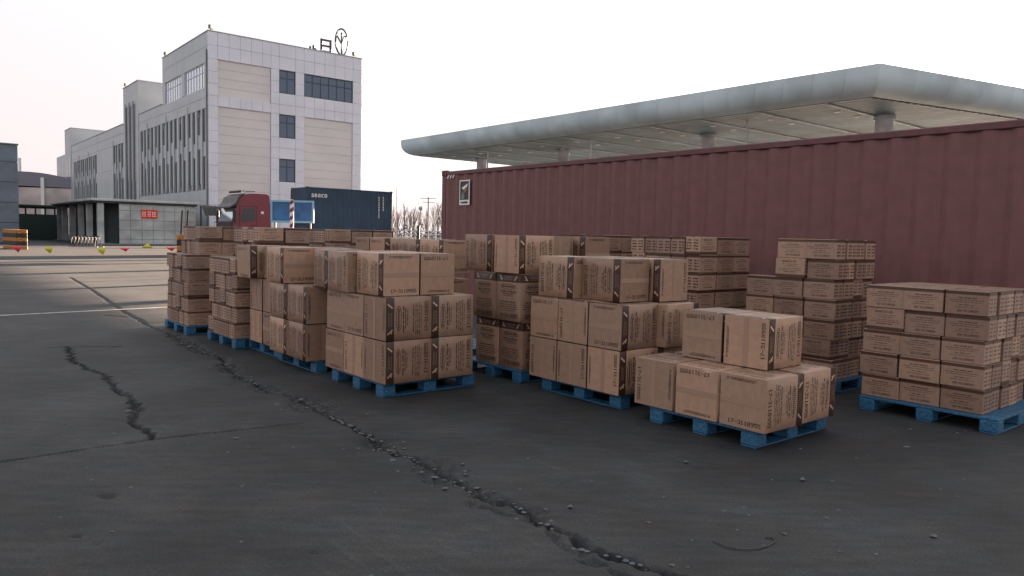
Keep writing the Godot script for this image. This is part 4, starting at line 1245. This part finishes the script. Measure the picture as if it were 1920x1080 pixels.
	for gj in nz + 1:
		for gi in nx + 1:
			var x := xs[gi]
			var z := zs[gj]
			var id := gj * (nx + 1) + gi
			verts.append(Vector3(x, h[id], z))
			var l := h[id - 1] if gi > 0 else 0.0
			var r := h[id + 1] if gi < nx else 0.0
			var u := h[id - nx - 1] if gj > 0 else 0.0
			var d := h[id + nx + 1] if gj < nz else 0.0
			norms.append(Vector3((l - r) / (xs[mini(gi + 1, nx)] - xs[maxi(gi - 1, 0)]), 1.0, (u - d) / (zs[mini(gj + 1, nz)] - zs[maxi(gj - 1, 0)])).normalized())
			uv.append(Vector2(x, z) / 7.3)
			uv2.append(Vector2(x, z) / 1.35)
			# stains and dust lie along the traffic direction; scrapes show pale
			var along := x * -0.636 - z * 0.772
			var across := x * 0.772 - z * 0.636
			var fade := clampf(minf(minf(gi, nx - gi), minf(gj, nz - gj)) / 30.0, 0.0, 1.0)
			var v := big_n.get_noise_2d(across * 0.5, along) * 0.38 + fine_n.get_noise_2d(x, z) * 0.1
			var scrape := fine_n.get_noise_2d(across * 1.6 + 30.0, along * 0.12)
			if scrape > 0.28 and big_n.get_noise_2d(x + 40.0, z) > 0.05: v += (scrape - 0.28) * 0.8
			if h[id] < -0.006: v += 0.2 * absf(fine_n.get_noise_2d(x * 3.0, z * 3.0))
			var hu := hue_n.get_noise_2d(x, z) * 0.1
			v *= fade
			col.append(Color(clampf(0.62 * (1.0 + v + hu * fade), 0.1, 1.0), clampf(0.62 * (1.0 + v), 0.1, 1.0), clampf(0.62 * (1.0 + v - hu * 0.3 * fade), 0.1, 1.0)))
	for gj in nz:
		for gi in nx:
			var a := gj * (nx + 1) + gi
			idx.append_array([a, a + 1, a + nx + 2, a, a + nx + 2, a + nx + 1])
	# the rest of the sheet, out to the horizon
	var ex := xs[nx]
	var ez := zs[nz]
	for rct in [[-600.0, -900.0, 600.0, zs[0]], [-600.0, ez, 600.0, 200.0], [-600.0, zs[0], xs[0], ez], [ex, zs[0], 600.0, ez]]:
		var b0 := verts.size()
		for v in [Vector2(rct[0], rct[1]), Vector2(rct[2], rct[1]), Vector2(rct[2], rct[3]), Vector2(rct[0], rct[3])]:
			verts.append(Vector3(v.x, 0, v.y))
			norms.append(Vector3.UP)
			col.append(Color(0.62, 0.62, 0.62))
			uv.append(v / 7.3)
			uv2.append(v / 1.35)
		idx.append_array([b0, b0 + 1, b0 + 2, b0, b0 + 2, b0 + 3])
	var arr := []
	arr.resize(Mesh.ARRAY_MAX)
	arr[Mesh.ARRAY_VERTEX] = verts
	arr[Mesh.ARRAY_NORMAL] = norms
	arr[Mesh.ARRAY_COLOR] = col
	arr[Mesh.ARRAY_TEX_UV] = uv
	arr[Mesh.ARRAY_TEX_UV2] = uv2
	arr[Mesh.ARRAY_INDEX] = idx
	var mesh := ArrayMesh.new()
	mesh.add_surface_from_arrays(Mesh.PRIMITIVE_TRIANGLES, arr)
	# worn concrete: broad stains, drag streaks, fine grit
	var n1 := FastNoiseLite.new()
	n1.seed = 12
	n1.frequency = 0.006
	n1.fractal_octaves = 6
	var n2 := FastNoiseLite.new()
	n2.seed = 15
	n2.frequency = 0.02
	n2.fractal_octaves = 4
	var sz := 768
	var i1 := n1.get_seamless_image(sz, sz)
	var i2 := n2.get_seamless_image(sz, sz)
	var im := Image.create(sz, sz, false, Image.FORMAT_RGB8)
	for y in sz:
		for x in sz:
			var v := (i1.get_pixel(x, y).r - 0.5) * 0.14 + (i2.get_pixel(x, (y * 5) % sz).r - 0.5) * 0.1 + rng.randf_range(-0.03, 0.03)
			var g := (i2.get_pixel((x + 300) % sz, (y + 200) % sz).r - 0.5) * 0.05
			im.set_pixel(x, y, Color(0.268 + v + g, 0.27 + v, 0.274 + v - g * 0.6))
	var gm := StandardMaterial3D.new()
	gm.albedo_texture = ImageTexture.create_from_image(im)
	gm.vertex_color_use_as_albedo = true
	gm.albedo_color = Color(0.98, 0.98, 0.98)
	gm.roughness = 0.74
	gm.metallic_specular = 0.42
	gm.detail_enabled = true
	gm.detail_blend_mode = BaseMaterial3D.BLEND_MODE_MUL
	gm.detail_uv_layer = BaseMaterial3D.DETAIL_UV_2
	gm.detail_albedo = grain_tex(23, 0.2, 0.7, 1.0, 512, 1.9)
	M.ground = gm
	var g := put(self, "ground", mesh, gm)
	g.set_meta("kind", "structure")
	# crumbs of broken concrete along the cracks
	var stones := []
	for v in 3:
		var st := mb()
		rng.seed = 60 + v
		var ring := []
		for k in 6: ring.append(Vector3(cos(TAU * k / 6) * rng.randf_range(0.7, 1.1), rng.randf_range(-0.15, 0.25), sin(TAU * k / 6) * rng.randf_range(0.6, 1.0)))
		var top := Vector3(rng.randf_range(-0.2, 0.2), rng.randf_range(0.55, 0.8), 0.1)
		for k in 6:
			tri(st, [ring[k], ring[(k + 1) % 6], top], ring[k] + ring[(k + 1) % 6] + Vector3.UP)
			tri(st, [ring[k], ring[(k + 1) % 6], Vector3(0, -0.5, 0)], ring[k] + ring[(k + 1) % 6] - Vector3.UP)
		stones.append(done(st))
	rng.seed = 90
	var mm := MultiMesh.new()
	mm.transform_format = MultiMesh.TRANSFORM_3D
	mm.mesh = stones[0]
	var spots := loose
	for k in 130: spots.append(Vector2(rng.randf_range(-3.5, 4.5), rng.randf_range(-6.5, -3.0)))
	mm.instance_count = spots.size()
	for k in spots.size():
		var s := rng.randf_range(0.005, 0.018) * (1.8 if rng.randf() < 0.06 else 1.0)
		var bs := Basis(Vector3.UP, rng.randf() * TAU).scaled(Vector3(s, s * rng.randf_range(0.5, 0.9), s))
		mm.set_instance_transform(k, Transform3D(bs, Vector3(spots[k].x, 0.001 if k > loose.size() - 130 else -0.002, spots[k].y)))
	var mi := MultiMeshInstance3D.new()
	mi.name = "rubble"
	mi.multimesh = mm
	mi.material_override = M.stone
	add_child(mi)
	tag(mi, "grey crumbs of broken concrete along the ground cracks", "rubble", "", "stuff")
	# single stones that stand out
	var names := ["first", "second", "third", "fourth", "fifth", "sixth", "seventh"]
	var sp := [[1.2, -4.93], [1.86, -4.62], [0.35, -4.05], [-0.37, -4.3], [3.25, -4.35], [-4.05, -9.35], [2.2, -3.75]]
	var wh := ["left of the nearest pallet", "before the nearest pallet", "right of the wide crack", "beside the wide crack's middle", "at the right edge", "by the far-left pallets", "before the right pallet"]
	for k in sp.size():
		var o := put(self, "pebble", stones[k % 3], M.stone, Transform3D(Basis(Vector3.UP, k * 1.3).scaled(Vector3.ONE * (0.022 if k != 5 else 0.04)), Vector3(sp[k][0], 0.008, sp[k][1])))
		tag(o, "single grey pebble on the concrete, " + wh[k], "pebble", "loose pebbles")
	# worn painted line in the sunlit part of the yard
	var st := mb()
	var p0 := Vector3(-16.0, 0.004, -4.6)
	var p1 := Vector3(-4.2, 0.004, -16.4)
	var dd := (p1 - p0).normalized()
	var side := dd.cross(Vector3.UP) * 0.07
	quad(st, [p0 - side, p1 - side, p1 + side, p0 + side], Vector3.UP)
	var ln := put(self, "painted_line", done(st), M.paint)
	ln.set_meta("kind", "structure")
	# bitumen in the slab joints farther off
	for ja in [24.65, 33.8, 43.0]:
		st = mb()
		var w0 := Vector3.ZERO
		for k in 41:
			var v := yp(-26.0 + k * 1.4, ja + 0.05 * sin(k * 1.7), 0.004)
			var wd := yp(0, 0.04 + 0.02 * sin(k * 2.3 + ja))
			if k > 0: quad(st, [w0 - wd, v - wd, v + wd, w0 + wd], Vector3.UP)
			w0 = v
		put(self, "pavement_joint", done(st), M.sealant).set_meta("kind", "structure")
	# a bent bit of wire in the foreground
	st = mb()
	var wp := [[1.03, -3.63], [1.08, -3.56], [1.14, -3.53], [1.22, -3.54], [1.29, -3.58], [1.345, -3.64], [1.35, -3.69], [1.31, -3.685]]
	for i in wp.size() - 1: bar(st, Vector3(wp[i][0], 0.005, wp[i][1]), Vector3(wp[i + 1][0], 0.005, wp[i + 1][1]), 0.0028, 0.0028, 6)
	var wi := put(self, "wire_scrap", done(st), M.wire)
	tag(wi, "thin bent dark wire lying on the foreground concrete", "wire")

# ---------------------------------------------------------------- light and air
func sky_image(sun: Vector3) -> Image:
	var w := 512
	var h := 256
	var im := Image.create(w, h, false, Image.FORMAT_RGBAF)
	for y in h:
		var el := PI * (0.5 - (y + 0.5) / h)
		for x in w:
			var az := TAU * (x + 0.5) / w
			var d := Vector3(sin(az) * cos(el), sin(el), -cos(az) * cos(el))
			var ang := rad_to_deg(acos(clampf(d.dot(sun), -1.0, 1.0)))
			var t := clampf(sin(maxf(el, 0.0)), 0.0, 1.0)
			# a hazy clear sky at low sun: bright low band, deeper overhead, brightest round the sun, a little brighter again opposite
			var c := Vector3(0.97, 0.83, 0.835).lerp(Vector3(0.93, 0.93, 0.96), smoothstep(0.02, 0.32, t))
			c = c.lerp(Vector3(0.78, 0.82, 0.90), smoothstep(0.36, 0.95, t))
			if ang > 90.0: c *= 1.0 + 0.3 * pow(cos(deg_to_rad(ang)), 2.0)
			c += Vector3(1.0, 0.95, 0.88) * (2.6 * exp(-ang / 19.0) + 9.0 * exp(-ang / 6.5))
			c /= EXPOSURE
			if el < 0.0: c = Vector3(0.04, 0.038, 0.038)
			im.set_pixel(x, y, Color(c.x, c.y, c.z))
	return im

func _ready() -> void:
	var cam := Camera3D.new()
	cam.fov = 42.185
	cam.near = 0.05
	cam.far = 2000.0
	cam.position = Vector3(0, 1.5, 0)
	cam.basis = Basis(Vector3.RIGHT, -atan(98.0 / 1400.0)) * Basis(Vector3.BACK, deg_to_rad(1.3))
	add_child(cam)
	cam.current = true
	var sun_dir := Vector3(0.566, 0.180, -0.802).normalized()
	var sky := Sky.new()
	var pm := PanoramaSkyMaterial.new()
	pm.panorama = ImageTexture.create_from_image(sky_image(sun_dir))
	sky.sky_material = pm
	var env := Environment.new()
	env.background_mode = Environment.BG_SKY
	env.sky = sky
	env.tonemap_mode = Environment.TONE_MAPPER_LINEAR
	env.tonemap_exposure = EXPOSURE
	env.sdfgi_enabled = true
	env.ssao_enabled = true
	env.ssil_enabled = true
	var we := WorldEnvironment.new()
	we.environment = env
	add_child(we)
	var sun := DirectionalLight3D.new()
	sun.light_energy = 1.6
	sun.light_color = Color(1.0, 0.88, 0.78)
	sun.light_angular_distance = 0.6
	sun.shadow_enabled = true
	add_child(sun)
	sun.look_at_from_position(Vector3.ZERO, -sun_dir, Vector3.UP)
	make_materials()
	build_ground()
	build_office()
	build_gatehouse()
	build_canopy()
	build_containers()
	build_far()
	build_truck()
	build_stacks()
